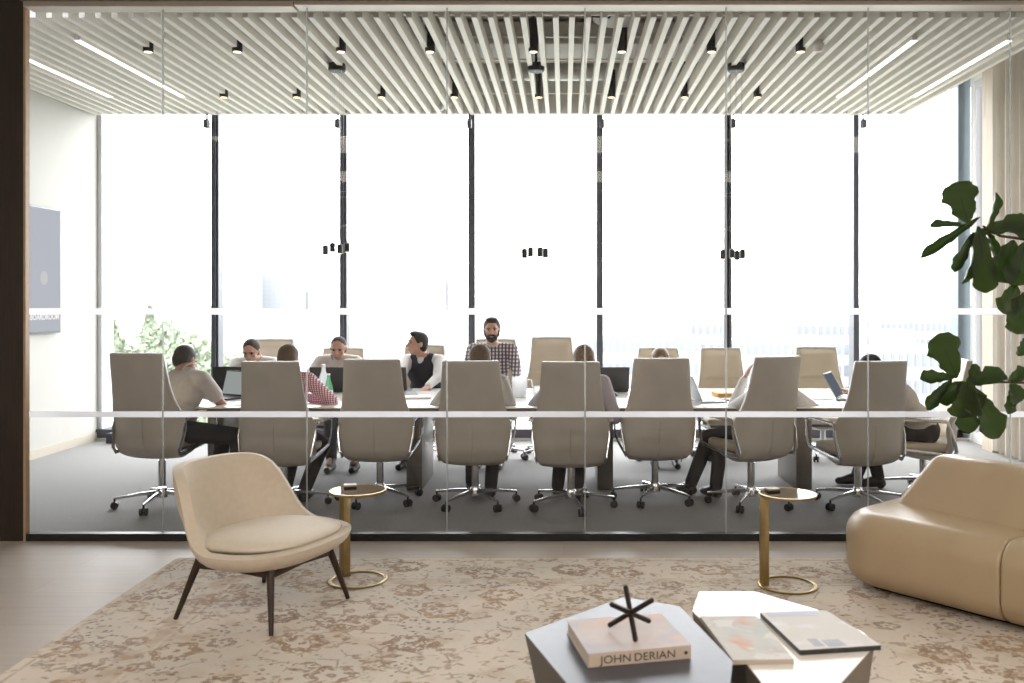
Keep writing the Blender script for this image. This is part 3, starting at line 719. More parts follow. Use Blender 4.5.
def person(label, hip, neck, head, hyaw, hpitch, yaw, hands, feet, shirt, pants, hairm, hair='short', skin='skin', sleeve='long', beard=None, vest=None,
           elbow_pole=((-1, -.3, -1), (1, -.3, -1)), collar=None, shoe=None, knee_pole=None, width=1.0, cuffs=True):
    hip, neck, head = Vector(hip), Vector(neck), Vector(head)
    Y = Matrix.Rotation(R(yaw), 3, 'Z'); right = Y@Vector((1, 0, 0)); fwd = Y@Vector((0, 1, 0))
    t = thing('person', label, 'person', (hip.x, hip.y, 0)); org = Vector((hip.x, hip.y, 0))
    up = (neck-hip).normalized()
    sh = [neck-up*.055+right*s*.175*width for s in (-1, 1)]
    hj = [hip+right*s*.09 for s in (-1, 1)]
    chest = hip.lerp(neck, .66); waist = hip.lerp(neck, .3)
    hm = (Matrix.Rotation(R(hyaw), 3, 'Z')@Matrix.Rotation(R(hpitch), 3, 'X'))
    T = lambda p: head+hm@Vector(p)
    arms = []; legs = []
    for i in (0, 1):
        pole = Y@Vector(elbow_pole[i]); e, h = ik(sh[i], hands[i], .285, .25, pole); arms.append((sh[i], e, h))
        kp = knee_pole if knee_pole else fwd+Vector((0, 0, .9))
        k, a = ik(hj[i], Vector(feet[i])+Vector((0, 0, .085)), .43, .42, kp); legs.append((hj[i], k, a))
    sm = M[skin]
    rotT = frame_to(hip, neck).to_3x3()
    rt = Matrix((right, up.cross(right), up)).transposed()
    b = MB()
    # head
    b.ball(T((0, -.008, .022)), (.073, .090, .086), 20, hm); b.ball(T((0, .022, -.035)), (.056, .062, .072), 16, hm)
    b.ball(T((0, .045, -.083)), (.027, .026, .020), 10, hm)
    b.cone(T((0, .082, .012)), T((0, .104, -.022)), .008, .0125, 8)
    b.ball(T((0, .073, .030)), (.050, .016, .011), 10, hm)
    b.ball(T((0, .083, -.055)), (.020, .010, .009), 8, hm)
    for s in (-1, 1):
        b.ball(T((s*.075, -.012, -.002)), (.009, .018, .031), 10, hm); b.ball(T((s*.04, .055, -.018)), (.022, .022, .018), 10, hm)
        b.ball(T((s*.012, .097, -.024)), (.009, .010, .008), 8, hm)
    b.cone(T((0, -.02, -.06)), neck, .052, .056, 14)
    b.ball(chest, (.15*width, .095, .17), 16, rt); b.ball(waist, (.13, .095, .14), 14, rt); b.ball(hip, (.145, .105, .10), 14, rt)
    for i, s in ((0, -1), (1, 1)):
        a, e, h = arms[i]
        b.cone(neck-up*.02+right*s*.05, a, .045, .048); b.cone(a, e, .046, .037); b.cone(e, h, .036, .025)
        # hand: palm, four fingers, thumb
        d = (h-e).normalized(); side = Vector((0, 0, 1)).cross(d)
        side = side.normalized() if side.length > .1 else right
        nrm = d.cross(side).normalized()
        pc = h+d*.045
        pr = Matrix((side, d, nrm)).transposed()
        b.ball(pc, (.036, .048, .016), 12, pr)
        for q, (off, ln) in enumerate(((-.027, .062), (-.009, .072), (.009, .068), (.026, .052))):
            r0 = pc+d*.033+side*off; m1 = r0+d*ln*.5-nrm*.006+side*off*.15; m2 = m1+d*ln*.42-nrm*.022
            b.cone(r0, m1, .0085, .008, 8); b.cone(m1, m2, .008, .0068, 8)
        ts = -s; r0 = pc-d*.018+side*ts*.028; m1 = r0+d*.026+side*ts*.026-nrm*.006; m2 = m1+d*.028+side*ts*.006-nrm*.010
        b.cone(r0, m1, .0105, .0095, 8); b.cone(m1, m2, .0095, .008, 8)
        a2, k, an = legs[i]
        b.cone(a2, k, .078, .052); b.cone(k, an, .05, .036); b.cone(an, an+fwd*.10-Vector((0, 0, .045)), .036, .026)
    for v in range(len(b.v)): b.v[v] = tuple(Vector(b.v[v])-org)
    o = b.build('body', sm, t); bake(o, [('REMESH', dict(mode='VOXEL', voxel_size=.0065, use_smooth_shade=True)), ('SMOOTH', dict(factor=.5, iterations=3))])
    def part(name, mb, mat, vox=.011, it=4, par=t):
        for v in range(len(mb.v)): mb.v[v] = tuple(Vector(mb.v[v])-org)
        q = mb.build(name, mat, par)
        bake(q, [('REMESH', dict(mode='VOXEL', voxel_size=vox, use_smooth_shade=True)), ('SMOOTH', dict(factor=.5, iterations=it))]); return q
    # shirt
    s_ = MB()
    s_.ball(chest, (.172*width, .118, .175), 18, rt); s_.ball(waist, (.152*width, .118, .15), 16, rt); s_.ball(hip+up*.02, (.158, .122, .10), 16, rt)
    s_.cone(neck-up*.035, neck-up*.005, .072, .058)
    for i, s in ((0, -1), (1, 1)):
        a, e, h = arms[i]
        s_.cone(neck-up*.035+right*s*.05, a, .058, .064)
        if sleeve == 'long':
            s_.cone(a, e, .063, .050); s_.cone(e, e.lerp(h, .93), .049, .037)
        else: s_.cone(a, a.lerp(e, .58), .068, .064)
    part('shirt', s_, shirt)
    if vest is not None:
        v_ = MB(); v_.ball(chest+up*.01, (.182*width, .13, .175), 18, rt); v_.ball(waist, (.165, .132, .16), 16, rt)
        for s in (-1, 1): v_.cone(neck-up*.035+right*s*.07, neck-up*.055+right*s*.15*width, .062, .060)
        part('vest', v_, vest)
        # shirt front showing in the open neck of the vest
        c_ = MB(); f0 = up.cross(right)*(-1)
        f0 = f0 if f0.dot(fwd) > 0 else -f0
        c_.cone(neck-up*.02+f0*.060, neck-up*.17+f0*.098, .036, .012, 8)
        part('shirt_front', c_, shirt, .006, 1)
    if collar is not None:
        c_ = MB(); n = 20; ax = (T((0, -.02, -.06))-neck).normalized()
        fr = frame_to(neck, neck+ax)
        c_.tube([fr@Vector((.060*math.cos(2*math.pi*i/n), .060*math.sin(2*math.pi*i/n), .012)) for i in range(n)], .011, 8, True)
        part('collar', c_, collar, .005, 1)
    p_ = MB(); p_.ball(hip, (.162, .125, .105), 16, rt)
    for i in (0, 1):
        a2, k, an = legs[i]; p_.cone(a2, k, .090, .066); p_.cone(k, k.lerp(an, .98), .064, .052)
    part('trousers', p_, pants)
    for i in (0, 1):
        a2, k, an = legs[i]; f_ = MB(); ft = Vector((an.x, an.y, 0))
        hd = (fwd+ (k-an).cross(right)*0).normalized()
        f_.ball(an-Vector((0, 0, .02)), (.043, .05, .05), 10); f_.ball(ft+Vector((0, 0, .043))-hd*.02, (.042, .05, .042), 12)
        f_.cone(an-Vector((0, 0, .01)), ft+hd*.12+Vector((0, 0, .036)), .047, .034, 10); f_.cone(ft+hd*.03+Vector((0, 0, .045)), ft+hd*.15+Vector((0, 0, .034)), .042, .032, 12)
        q = part('shoe', f_, shoe or M['black'], .008, 2)
    hk = hair_mesh(hair, head, hm)
    part('hair', hk, hairm, .008, 2)
    if beard is not None:
        bb = MB(); bb.ball(T((0, .028, -.062)), (.061, .062, .052), 16, hm); bb.ball(T((0, .06, -.085)), (.038, .034, .034), 12, hm)
        for s in (-1, 1): bb.ball(T((s*.062, .01, -.03)), (.014, .028, .040), 10, hm)
        bb.cone(T((-.026, .088, -.040)), T((.026, .088, -.040)), .008, .008, 8)
        part('beard', bb, beard, .006, 2)
    dk = M['browhair']
    for s in (-1, 1):
        e_ = MB().ball(T((s*.030, .077, .010)), (.011, .008, .006), 10, hm)
        for v in range(len(e_.v)): e_.v[v] = tuple(Vector(e_.v[v])-org)
        e_.build('eye', M['eye'], t)
        e_ = MB().tube([T((s*.014, .090, .024)), T((s*.030, .090, .029)), T((s*.048, .080, .023))], .004, 6)
        for v in range(len(e_.v)): e_.v[v] = tuple(Vector(e_.v[v])-org)
        e_.build('eyebrow', hairm, t)
    e_ = MB().ball(T((0, .0905, -.055)), (.019, .006, .006), 10, hm)
    for v in range(len(e_.v)): e_.v[v] = tuple(Vector(e_.v[v])-org)
    e_.build('lips', M['lips'], t)
    return t
M['browhair'] = pbr('hair_dark', (.018, .012, .009), .7, noise=.4, nscale=90)
M['hairgrey'] = pbr('hair_grey', (.075, .06, .05), .8, noise=.4, nscale=90)
M['hairbrown'] = pbr('hair_brown', (.12, .075, .045), .7, noise=.4, nscale=90)
M['hairblond'] = pbr('hair_blond', (.24, .16, .09), .5, col2=(.11, .065, .035), nscale=60)
M['eye'] = pbr('eye', (.03, .02, .015), .2)
M['lips'] = pbr('lips', (.38, .15, .12), .5)
fabric = lambda n, c: pbr(n, c, .85, noise=.08, nscale=25, bump=.3, bscale=60)
polo = fabric('grey_beige_polo', (.50, .47, .44)); whites = fabric('white_shirt', (.78, .77, .78)); dark = fabric('dark_trousers', (.018, .018, .024))
lav = fabric('lavender_shirt', (.42, .39, .46)); navy = fabric('navy_vest', (.014, .016, .03)); sweat = fabric('light_sweater', (.66, .61, .58))
blue = fabric('blue_collar', (.22, .30, .45)); greyl = fabric('pale_grey_top', (.48, .47, .46)); off = fabric('offwhite_shirt', (.66, .61, .57))
redch = checks('red_check_shirt', (.72, .66, .68), (.40, .08, .13), (.25, .06, .12), 62, .45)
darkch = checks('dark_check_shirt', (.72, .64, .60), (.10, .08, .13), (.06, .05, .09), 30, .5)
brownshoe = pbr('brown_shoe', (.03, .02, .015), .35)

person('person in a grey beige polo with short dark hair leaning on the table end', (-2.95, 6.86, .57), (-2.93, 7.06, 1.005), (-3.02, 7.17, 1.085), -12, -25, -35,
       [(-3.0, 7.28, .785), (-2.83, 7.27, .785)], [(-2.75, 7.1, 0), (-2.55, 7.0, 0)], polo, dark, M['browhair'], 'short', 'skin2', 'short', collar=polo, elbow_pole=((-1, 0, -1), (1.6, -.3, -.6)))
person('grey haired person in a white shirt looking down behind a dark laptop', (-3.02, 9.0, .56), (-3.02, 8.80, 1.0), (-3.01, 8.66, 1.075), 180, -22, 180,
       [(-2.85, 8.36, .775), (-3.2, 8.36, .775)], [(-2.92, 8.5, 0), (-3.12, 8.5, 0)], whites, dark, M['hairgrey'], 'short', collar=whites)
person('brown haired person in a red checked shirt seated with the back to the glass', (-2.14, 6.88, .55), (-2.15, 6.97, 1.0), (-2.155, 7.04, 1.10), 0, -20, -3,
       [(-2.3, 7.3, .785), (-2.06, 7.22, .785)], [(-2.22, 7.2, 0), (-2.02, 7.0, 0)], redch, dark, M['hairbrown'], 'short', elbow_pole=((-1, -.2, -.6), (1.4, -.3, -.3)), knee_pole=(.25, 1, .8))
person('balding person in a light sweater with blue collar behind a dark laptop', (-2.22, 8.95, .55), (-2.21, 8.80, 1.02), (-2.18, 8.70, 1.10), 182, -18, 180,
       [(-2.02, 8.36, .775), (-2.4, 8.36, .775)], [(-1.88, 8.15, 0), (-2.12, 8.2, 0)], sweat, dark, M['hairgrey'], 'thin', collar=blue)
person('person in a dark vest over a white shirt, head turned in profile', (-1.36, 8.92, .56), (-1.37, 8.76, 1.03), (-1.415, 8.68, 1.145), 118, 4, 165,
       [(-1.25, 8.25, .775), (-1.52, 8.28, .775)], [(-1.28, 8.4, 0), (-1.48, 8.4, 0)], whites, dark, M['browhair'], 'top', vest=navy, collar=whites)
person('bearded person in a dark checked shirt sitting taller than the others', (-.70, 8.85, .62), (-.69, 8.66, 1.14), (-.69, 8.60, 1.285), 183, -6, 180,
       [(-.45, 8.25, .785), (-.88, 8.25, .785)], [(-.6, 8.4, 0), (-.8, 8.4, 0)], darkch, dark, M['browhair'], 'top', beard=M['browhair'], collar=greyl, width=1.08)
person('fair brown haired person in a pale grey top seated before the bearded person', (-.67, 6.93, .55), (-.66, 6.97, .985), (-.655, 7.02, 1.10), 5, -12, -3,
       [(-.85, 7.25, .785), (-.56, 7.2, .785)], [(-.75, 7.3, 0), (-.58, 7.12, 0)], greyl, dark, M['hairbrown'], 'long', elbow_pole=((-1, -.2, -.8), (.8, -.3, -1)))
person('blond brown haired person in a lavender shirt seated with the back to the glass', (.08, 6.86, .55), (.13, 6.93, .985), (.15, 6.99, 1.10), 12, -10, -6,
       [(-.1, 7.25, .785), (.30, 7.10, .63)], [(-.05, 7.15, 0), (.10, 7.05, 0)], lav, dark, M['hairblond'], 'long', elbow_pole=((-1, -.2, -.8), (.6, -.7, -.6)))
person('fair haired person mostly hidden on the window side, bent over the table', (.95, 8.95, .54), (.95, 8.80, .90), (.93, 8.68, .985), 180, -28, 180,
       [(1.10, 8.32, .775), (.75, 8.34, .775)], [(1.05, 8.45, 0), (.85, 8.45, 0)], off, dark, M['hairblond'], 'long')
person('person in a white shirt with one hand raised and legs stretched aside', (1.50, 6.88, .54), (1.60, 6.84, .90), (1.62, 6.86, 1.0), 20, -8, 30,
       [(1.405, 7.0, .955), (1.75, 7.1, .785)], [(1.02, 7.25, 0), (1.20, 7.12, 0)], whites, dark, M['hairbrown'], 'short', elbow_pole=((-.6, .5, -1.6), (1, -.2, -.6)), shoe=brownshoe)
person('dark haired person in an offwhite shirt hunched over the head of the table', (2.93, 7.30, .50), (2.62, 7.22, .905), (2.45, 7.22, 1.01), 80, -22, 82,
       [(2.36, 7.35, .785), (2.36, 7.05, .785)], [(2.48, 7.62, 0), (2.62, 7.5, 0)], off, dark, M['browhair'], 'short')

# ================================================================== THINGS ON THE TABLE
def laptop(label, x, y, rz, body, scr, open_=105, w=.31, d=.215, z=TZ):
    t = thing('laptop', label, 'laptop', (x, y, z), R(rz), 'laptops on the boardroom table')      # user sits at -Y, screen hinge at +Y
    MB().rbox((-w/2, -d/2, .001), (w/2, d/2, .015), .004, 2).build('base', body, t)
    MB().box((-w/2+.02, -.02, .0152), (w/2-.02, d/2-.03, .0165)).build('keyboard', M['black'], t, 0)
    m = Matrix.Translation((0, d/2-.005, .013))@Matrix.Rotation(R(-open_), 4, 'X')
    # lid lies toward -Y when closed
    l = MB().rbox((-w/2, -d, -.006), (w/2, 0, .001), .003, 2, mat=m@Matrix.Rotation(R(0), 4, 'X')).build('lid', body, t)
    MB().box((-w/2+.01, -d+.01, -.0068), (w/2-.01, -.012, -.0062), m).build('screen', scr, l, 0)
    return t
lb = pbr('laptop_black', (.02, .02, .022), .45); ls = pbr('laptop_silver', (.34, .36, .40), .4, .2)
sg = emit('screen_grey', (.30, .33, .32), 1.0); sd = emit('screen_dim', (.10, .12, .15), 1.0); sb = emit('screen_blue', (.30, .42, .50), 1.0)
laptop('laptop with a pale grey screen in front of the person in a grey polo', -2.84, 7.52, -30, lb, sg)
laptop('black laptop lid of the grey haired person, first open lid from the wall screen', -3.0, 8.22, 180, lb, sd, 100)
laptop('black laptop in front of the balding person in a light sweater', -2.11, 8.15, 180, lb, sd, 100)
laptop('black laptop in front of the person in a dark vest', -1.55, 8.15, 176, lb, sd, 100)
laptop('black laptop open beside the person in a lavender shirt, lid toward the glass', .42, 8.15, 184, lb, sd, 100)
laptop('silver laptop with a bluish screen seen side-on next to the yellow notebook', 1.17, 7.30, 100, ls, sb, 112)
laptop('silver laptop tilted open in front of the hunched person at the table head', 2.40, 7.45, 62, ls, sd, 120, .33, .23)
def puck(label, x, y):
    t = thing('conference_microphone', label, 'microphone', (x, y, TZ), 0, 'dark conference microphones')
    MB().lathe([(.05, 0), (.055, .006), (.052, .02), (.035, .034), (.01, .037)], 24).build('housing', M['black'], t)
    MB().lathe([(.012, .036), (.012, .039), (.008, .040)], 12).build('button', M['duct'], t)
puck('dark round microphone puck beside the laptop of the grey haired person', -2.78, 7.95)
puck('dark round microphone puck by the black laptop beside the lavender shirt', .41, 7.72)
# bottles
def bottle(label, x, y, mat, h, r, labelmat=None, cap=M['white'], name='bottle'):
    t = thing(name, label, 'bottle', (x, y, TZ))
    MB().lathe([(r*.9, 0), (r, .008), (r, h*.52), (r*.85, h*.62), (r*.42, h*.82), (r*.36, h*.95), (r*.36, h*.96)], 24).build('glass_body', mat, t)
    MB().lathe([(r*.42, h*.955), (r*.42, h), (r*.36, h*1.004)], 16).build('cap', cap, t)
    if labelmat: MB().lathe([(r*1.01, h*.18), (r*1.02, h*.19), (r*1.02, h*.44), (r*1.01, h*.45)], 24).build('paper_label', labelmat, t)
gg = film('green_bottle_glass', (.14, .42, .22), .6, .4); cg = film('clear_bottle_glass', (.8, .84, .86), .5, .55)
bottle('green glass bottle with pale label in front of the balding person', -1.87, 7.15, gg, .235, .033, pbr('pale_label', (.55, .7, .75), .6))
bottle('clear tall water bottle just behind the green bottle', -1.99, 7.45, cg, .285, .043, None, M['duct'])
def pitcher(x, y):
    t = thing('water_pitcher', 'frosted clear water pitcher in front of the tall empty tan chair', 'pitcher', (x, y, TZ))
    MB().lathe([(.055, 0), (.06, .005), (.066, .17), (.062, .17), (.056, .01), (.001, .01)], 28).build('vessel', film('frosted_glass', (.82, .83, .84), .5, .35), t)
    MB().tube([(.062, 0, .15), (.10, 0, .145), (.108, 0, .09), (.095, 0, .045), (.06, 0, .035)], .006, 8).build('handle', cg, t)
pitcher(-.375, 7.62)
def tumbler(x, y, label):
    t = MB().lathe([(.028, 0), (.034, .004), (.036, .1), (.033, .1), (.031, .008), (.001, .008)], 24).build('drinking_glass', cg, None, loc=(x, y, TZ))
    tag(t, label, 'glass', 'drinking glasses on the table')
tumbler(-.22, 7.55, 'clear drinking glass beside the frosted pitcher')
tumbler(-1.78, 7.62, 'clear drinking glass behind the green bottle')
# papers, notebooks, phone
def sheet(name, label, cat, x, y, rz, w, d, h, mat, mat2=None):
    t = thing(name, label, cat, (x, y, TZ), R(rz))
    MB().rbox((-w/2, -d/2, 0.0005), (w/2, d/2, h), min(.002, h*.3), 1).build('pages', mat, t, 30)
    if mat2: MB().box((-w/2-.002, -d/2-.002, h+.0002), (w/2+.002, d/2+.002, h+.002)).build('cover', mat2, t, 0)
    return t
sheet('notebook', 'open white notebook on the table before the person in a dark vest', 'notebook', -1.27, 7.55, 12, .30, .21, .016, M['paper'])
tb = MB().rbox((-.12, -.085, 0), (.12, .085, .008), .003, 2).build('tablet', M['black'], None, loc=(-1.40, 7.80, TZ+.012)); tb.rotation_euler = (R(6), 0, R(18))
tag(tb, 'black tablet lying at a slant by the open white notebook', 'tablet')
sheet('notebook', 'yellow notebook on the table left of the raised hand', 'notebook', 1.36, 7.72, 5, .14, .20, .03, pbr('yellow_pad', (.65, .33, .05), .6), pbr('yellow_cover', (.70, .36, .05), .6))
ph = MB().rbox((-.035, -.07, 0), (.035, .07, .009), .004, 2).build('mobile_phone', M['black'], None, loc=(1.34, 7.38, TZ)); ph.rotation_euler = (0, 0, R(30))
tag(ph, 'black mobile phone lying just in front of the yellow notebook', 'phone')
sheet('paper_stack', 'loose white papers beside the silver laptop at the table head', 'papers', 2.08, 7.55, 20, .22, .30, .006, M['paper'])
sheet('paper_stack', 'white papers under the forearm of the person in a grey polo', 'papers', -2.55, 7.15, -15, .21, .297, .004, M['paper'])
sheet('paper_stack', 'white papers between the lavender shirt and the black laptop', 'papers', .55, 7.35, 8, .21, .297, .004, M['paper'])
oc = MB().lathe([(.02, 0), (.026, .004), (.022, .03), (.01, .034)], 16).build('snack_cup', pbr('orange_cup', (.75, .28, .06), .5), None, loc=(.93, 7.85, TZ))
tag(oc, 'small orange cup on the table in front of the fair haired person', 'cup')
bx = MB().rbox((-.06, -.05, 0), (.06, .05, .11), .008, 2).rbox((-.02, -.052, .04), (.02, -.049, .07), .001, 1).build('floor_box', pbr('navy_box', (.03, .035, .07), .5), None, loc=P(113.5, 438, 9.9)*1.0)
bx.location.z = 0; tag(bx, 'small dark box on the carpet at the corner of the white wall and window', 'box')

# ================================================================== LOUNGE
RUGX, RUGY = -2.33, 5.41
rug = MB().rbox((0, -4.2, 0), (6.6, 0, .012), .004, 2).build('rug', M['rug'], None, loc=(RUGX, RUGY, .0))
tag(rug, 'large faded cream and brown oriental rug on the lounge floor', 'rug')

# lounge chair
def lounge_chair():
    t = thing('lounge_chair', 'cream upholstered shell lounge chair on dark wood legs', 'armchair', (-1.49, 4.54, .012), math.atan2(-.38, .93)-math.pi/2)
    # local +Y = forward
    feet = {'A': (-1.90, 4.40), 'B': (-1.36, 4.18), 'C': (-1.13, 4.71), 'D': (-1.66, 4.98)}
    inv = (Matrix.Translation(t.location)@Matrix.Rotation(t.rotation_euler.z, 4, 'Z')).inverted()
    def rim(th):    # th 0 = front, pi = back
        c, s = math.cos(th), math.sin(th)
        bk = max(0, -c)
        zr = .365+.36*(1/(1+math.exp(-(bk-.42)*11)))
        n = 2.6; rr = (abs(c)**n+abs(s)**n)**(-1/n)
        ex, ey = .375, (.305 if c > 0 else .33+.07*((zr-.375)/.35))
        x = rr*s*ex; y = rr*c*ey
        if bk > 0: x *= 1-.12*((zr-.375)/.35)
        return Vector((x, y, zr))
    def surf(u, v):
        th = u*2*math.pi; r = rim(th)
        c = Vector((0, 0, .285)); g = max(0, v)
        k = math.sin(g*math.pi/2)**.9
        z = c.z+(r.z-c.z)*(g**(1.7 if r.z < .5 else 2.1))
        flare = 1
        return Vector((r.x*k*flare, r.y*k, z))
    b = MB(); N = 72; K = 16
    vs = [(0, 0, .285)]; fs = []
    for j in range(1, K+1):
        for i in range(N): vs.append(surf(i/N, j/K))
    for i in range(N): fs.append((0, 1+i, 1+(i+1) % N))
    for j in range(K-1):
        for i in range(N): k = (i+1) % N; fs.append((1+j*N+i, 1+(j+1)*N+i, 1+(j+1)*N+k, 1+j*N+k))
    b.add(vs, fs)
    o = b.build('shell', M['cream'], t, 180)
    bake(o, [('SOLIDIFY', dict(thickness=.05, offset=1)), ('BEVEL', dict(width=.0235, segments=6, limit_method='ANGLE', angle_limit=R(50)))])
    c = MB()
    def cus(u, v):
        th = u*2*math.pi; n = 2.7; cc, ss = math.cos(th), math.sin(th)
        rr = (abs(cc)**n+abs(ss)**n)**(-1/n); 
        a = v*math.pi; q = math.sin(a)**.55 if 0 < a < math.pi else 0
        bodyz = .037*(-math.cos(a))
        y = rr*cc*.305*q
        return (rr*ss*.335*q, y+.015, .372+bodyz*1.15+.012*(y/.3))
    c.grid(cus, 56, 18, wrapu=True)
    c.build('seat_cushion', M['cushion'], t, 180)
    # cross rails and legs
    L = {k: inv@Vector((x*.992, y*.992, .012)) for k, (x, y) in feet.items()}
    tops = {k: Vector((v.x*.72, v.y*.72, .31)) for k, v in L.items()}
    for k in 'ABCD':
        a = L[k]; b_ = tops[k]
        MB().tube([a+Vector((0, 0, .0)), a.lerp(b_, .5), b_], [.011, .016, .021], 12).build('leg', M['legwood'], t)
    for p, q in (('A', 'D'), ('B', 'C'), ('A', 'B'), ('D', 'C')):
        a, b_ = tops[p].copy(), tops[q].copy(); a = L[p].lerp(a, .80); b_ = L[q].lerp(b_, .80)
        MB().tube([a, a.lerp(b_, .5)+Vector((0, 0, .012)), b_], .018, 4, rx=.011).build('rail', M['legwood'], t)
    return t
lounge_chair()

# side tables
def side_table(label, x, y, sx, sy, sx2=None):
    t = thing('side_table', label, 'side table', (x*.994, y*.994, .012), 0, 'round brass side tables')
    ring = [(.150*math.cos(2*math.pi*i/56), .150*math.sin(2*math.pi*i/56), .006) for i in range(56)]
    MB().tube(ring, .006, 8, True, rx=.012).build('base_ring', M['gold'], t)
    MB().lathe([(.135, .486), (.152, .488), (.155, .494), (.155, .502), (.147, .503), (.146, .499), (.001, .499)], 56).build('tray_rim', M['gold'], t)
    MB().lathe([(.001, .4995), (.145, .4995), (.145, .5015), (.001, .5015)], 48).build('mirror_top', M['mirror'], t)
    a = math.atan2(sy, sx); m = Matrix.Rotation(a, 4, 'Z')
    st = MB(); st.rbox((.10, -.022, .0), (.150, .022, .488), .004, 2, m); st.build('stem', M['gold'], t)
side_table('round brass side table beside the cream lounge chair', -1.145, 5.0, -.5, .45)
side_table('round brass side table between the coffee tables and the tan sofa', 1.22, 4.91, -.85, .1)
for x, y, lab in ((-1.195, 5.03, 'small dark coaster stack on the brass table by the cream chair'), (1.14, 4.93, 'small dark and gold coaster stack on the brass table by the tan sofa')):
    t = thing('coaster', lab, 'coaster', (x, y, .5145), .3, 'coasters on the side tables')
    MB().rbox((-.035, -.03, 0), (.035, .03, .008), .003, 2).build('base', M['black'], t)
    MB().rbox((-.035, -.03, .009), (.035, .03, .018), .003, 2).build('top', pbr('coaster_top', (.5, .42, .3), .4), t)

# sofa
def sofa():
    d = Vector((.65, -.76, 0)).normalized(); n = Vector((.76, .65, 0)).normalized()
    ang = math.atan2(d.y, d.x)
    t = thing('sofa', 'tan leather modular sofa with low slanted backrest at the rug edge', 'sofa', (1.435, 4.885, 0), ang)
    # local +X along the front, +Y toward the back
    def module(x0, x1, el):
        e0 = x0 if el else x0-.3; e1 = x1+.3
        bm = bmesh.new(); bmesh.ops.create_cube(bm, size=1)
        for v in bm.verts:
            v.co = Vector((e0 if v.co.x < 0 else e1, 0 if v.co.y < 0 else .88, .035 if v.co.z < 0 else .425))
        if el:
            ve = [e for e in bm.edges if abs(e.verts[0].co.z-e.verts[1].co.z) > .1 and e.verts[0].co.x < x0+.01]
            bmesh.ops.bevel(bm, geom=ve, offset=.24, segments=10, profile=.5, affect='EDGES')
        he = [e for e in bm.edges if abs(e.verts[0].co.z-e.verts[1].co.z) < .01 and len(e.link_faces) == 2 and e.calc_face_angle() > 1.0]
        bmesh.ops.bevel(bm, geom=he, offset=.125, segments=9, profile=.5, affect='EDGES')
        for xx, nx in ((x0, -1), (x1, 1)):
            if nx < 0 and el: continue
            g = bm.verts[:]+bm.edges[:]+bm.faces[:]
            rr = bmesh.ops.bisect_plane(bm, geom=g, plane_co=(xx, 0, 0), plane_no=(nx, 0, 0), clear_outer=True)
            be = [e for e in rr['geom_cut'] if isinstance(e, bmesh.types.BMEdge)]
            bmesh.ops.holes_fill(bm, edges=be, sides=0)
        bmesh.ops.recalc_face_normals(bm, faces=bm.faces[:])
        return MB().frombm(bm)
    for i, (a, b_, el) in enumerate(((0, .91, True), (.912, 1.78, False), (1.782, 2.6, False))):
        o = module(a, b_, el).build('seat', M['tan'], t)
        bake(o, [('BEVEL', dict(width=.018, segments=4, limit_method='ANGLE', angle_limit=R(60)))], 60)
    # piping at module seams
    tp = MB(); e2 = Vector((.5, -.866, 0)); 
    # backrest in world, then into local
    inv = (Matrix.Translation(t.location)@Matrix.Rotation(ang, 4, 'Z')).inverted()
    s0 = Vector((1.83, 5.08, 0)); e = Vector((.54, -.842, 0)).normalized(); n2 = Vector((.842, .54, 0)).normalized()
    def pt(s, q, z): return inv@(s0+e*s+n2*q+Vector((0, 0, z)))
    Lb = 2.0
    vs = [pt(0, 0, .39), pt(Lb, 0, .39), pt(Lb, .42, .39), pt(-.03, .42, .39), pt(.16, .17, .70), pt(Lb, .17, .70), pt(Lb, .36, .69), pt(.16, .36, .69)]
    b = MB().add(vs, [(3, 2, 1, 0), (4, 5, 6, 7), (0, 1, 5, 4), (1, 2, 6, 5), (2, 3, 7, 6), (3, 0, 4, 7)])
    o = b.build('backrest', M['tan'], t)
    bake(o, [('BEVEL', dict(width=.05, segments=7, limit_method='ANGLE', angle_limit=R(25)))], 70)
    MB().rbox((.18, .15, 0.0), (2.5, .75, .04), .005, 1).build('plinth', M['black'], t)
sofa()

# coffee tables
def facet_table(name, label, top, low, zt, mtop, mside):
    cx = sum(p[0] for p in top)/len(top); cy = sum(p[1] for p in top)/len(top)
    t = thing(name, label, 'coffee table', (cx, cy, .012))
    n = len(top)
    T_ = [(x-cx, y-cy, zt) for x, y in top]; B_ = [(x-cx, y-cy, .0) for x, y in low]
    MB().add(T_+B_, [tuple(range(n, 2*n))[::-1]]+[(i, n+i, n+(i+1) % n, (i+1) % n)[::-1] for i in range(n)]).build('faceted_body', mside, t, 0)
    MB().prism([(x, y) for x, y, z in T_], zt+.0005, zt+.006).build('top', mtop, t, 0)
    return t
def scale_poly(poly, s, dx=0, dy=0):
    cx = sum(p[0] for p in poly)/len(poly); cy = sum(p[1] for p in poly)/len(poly)
    return [(cx+(x-cx)*s+dx, cy+(y-cy)*s+dy) for x, y in poly]
dtop = [(-.138, 3.18), (.03, 2.70), (.30, 2.52), (.50, 2.72), (.55, 2.93), (.445, 3.46), (.238, 3.57)]
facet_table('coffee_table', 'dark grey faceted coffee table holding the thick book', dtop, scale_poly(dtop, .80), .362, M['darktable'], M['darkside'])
wtop = [(.495, 3.47), (.60, 2.98), (.62, 2.80), (.815, 2.74), (1.075, 3.12), (1.08, 3.24), (.99, 3.47), (.785, 3.70), (.556, 3.70)]
facet_table('coffee_table', 'white topped faceted coffee table holding two magazines', wtop, scale_poly(wtop, .86), .342, M['whitetable'], M['bronzeside'])
TZD, TZW = .381, .361

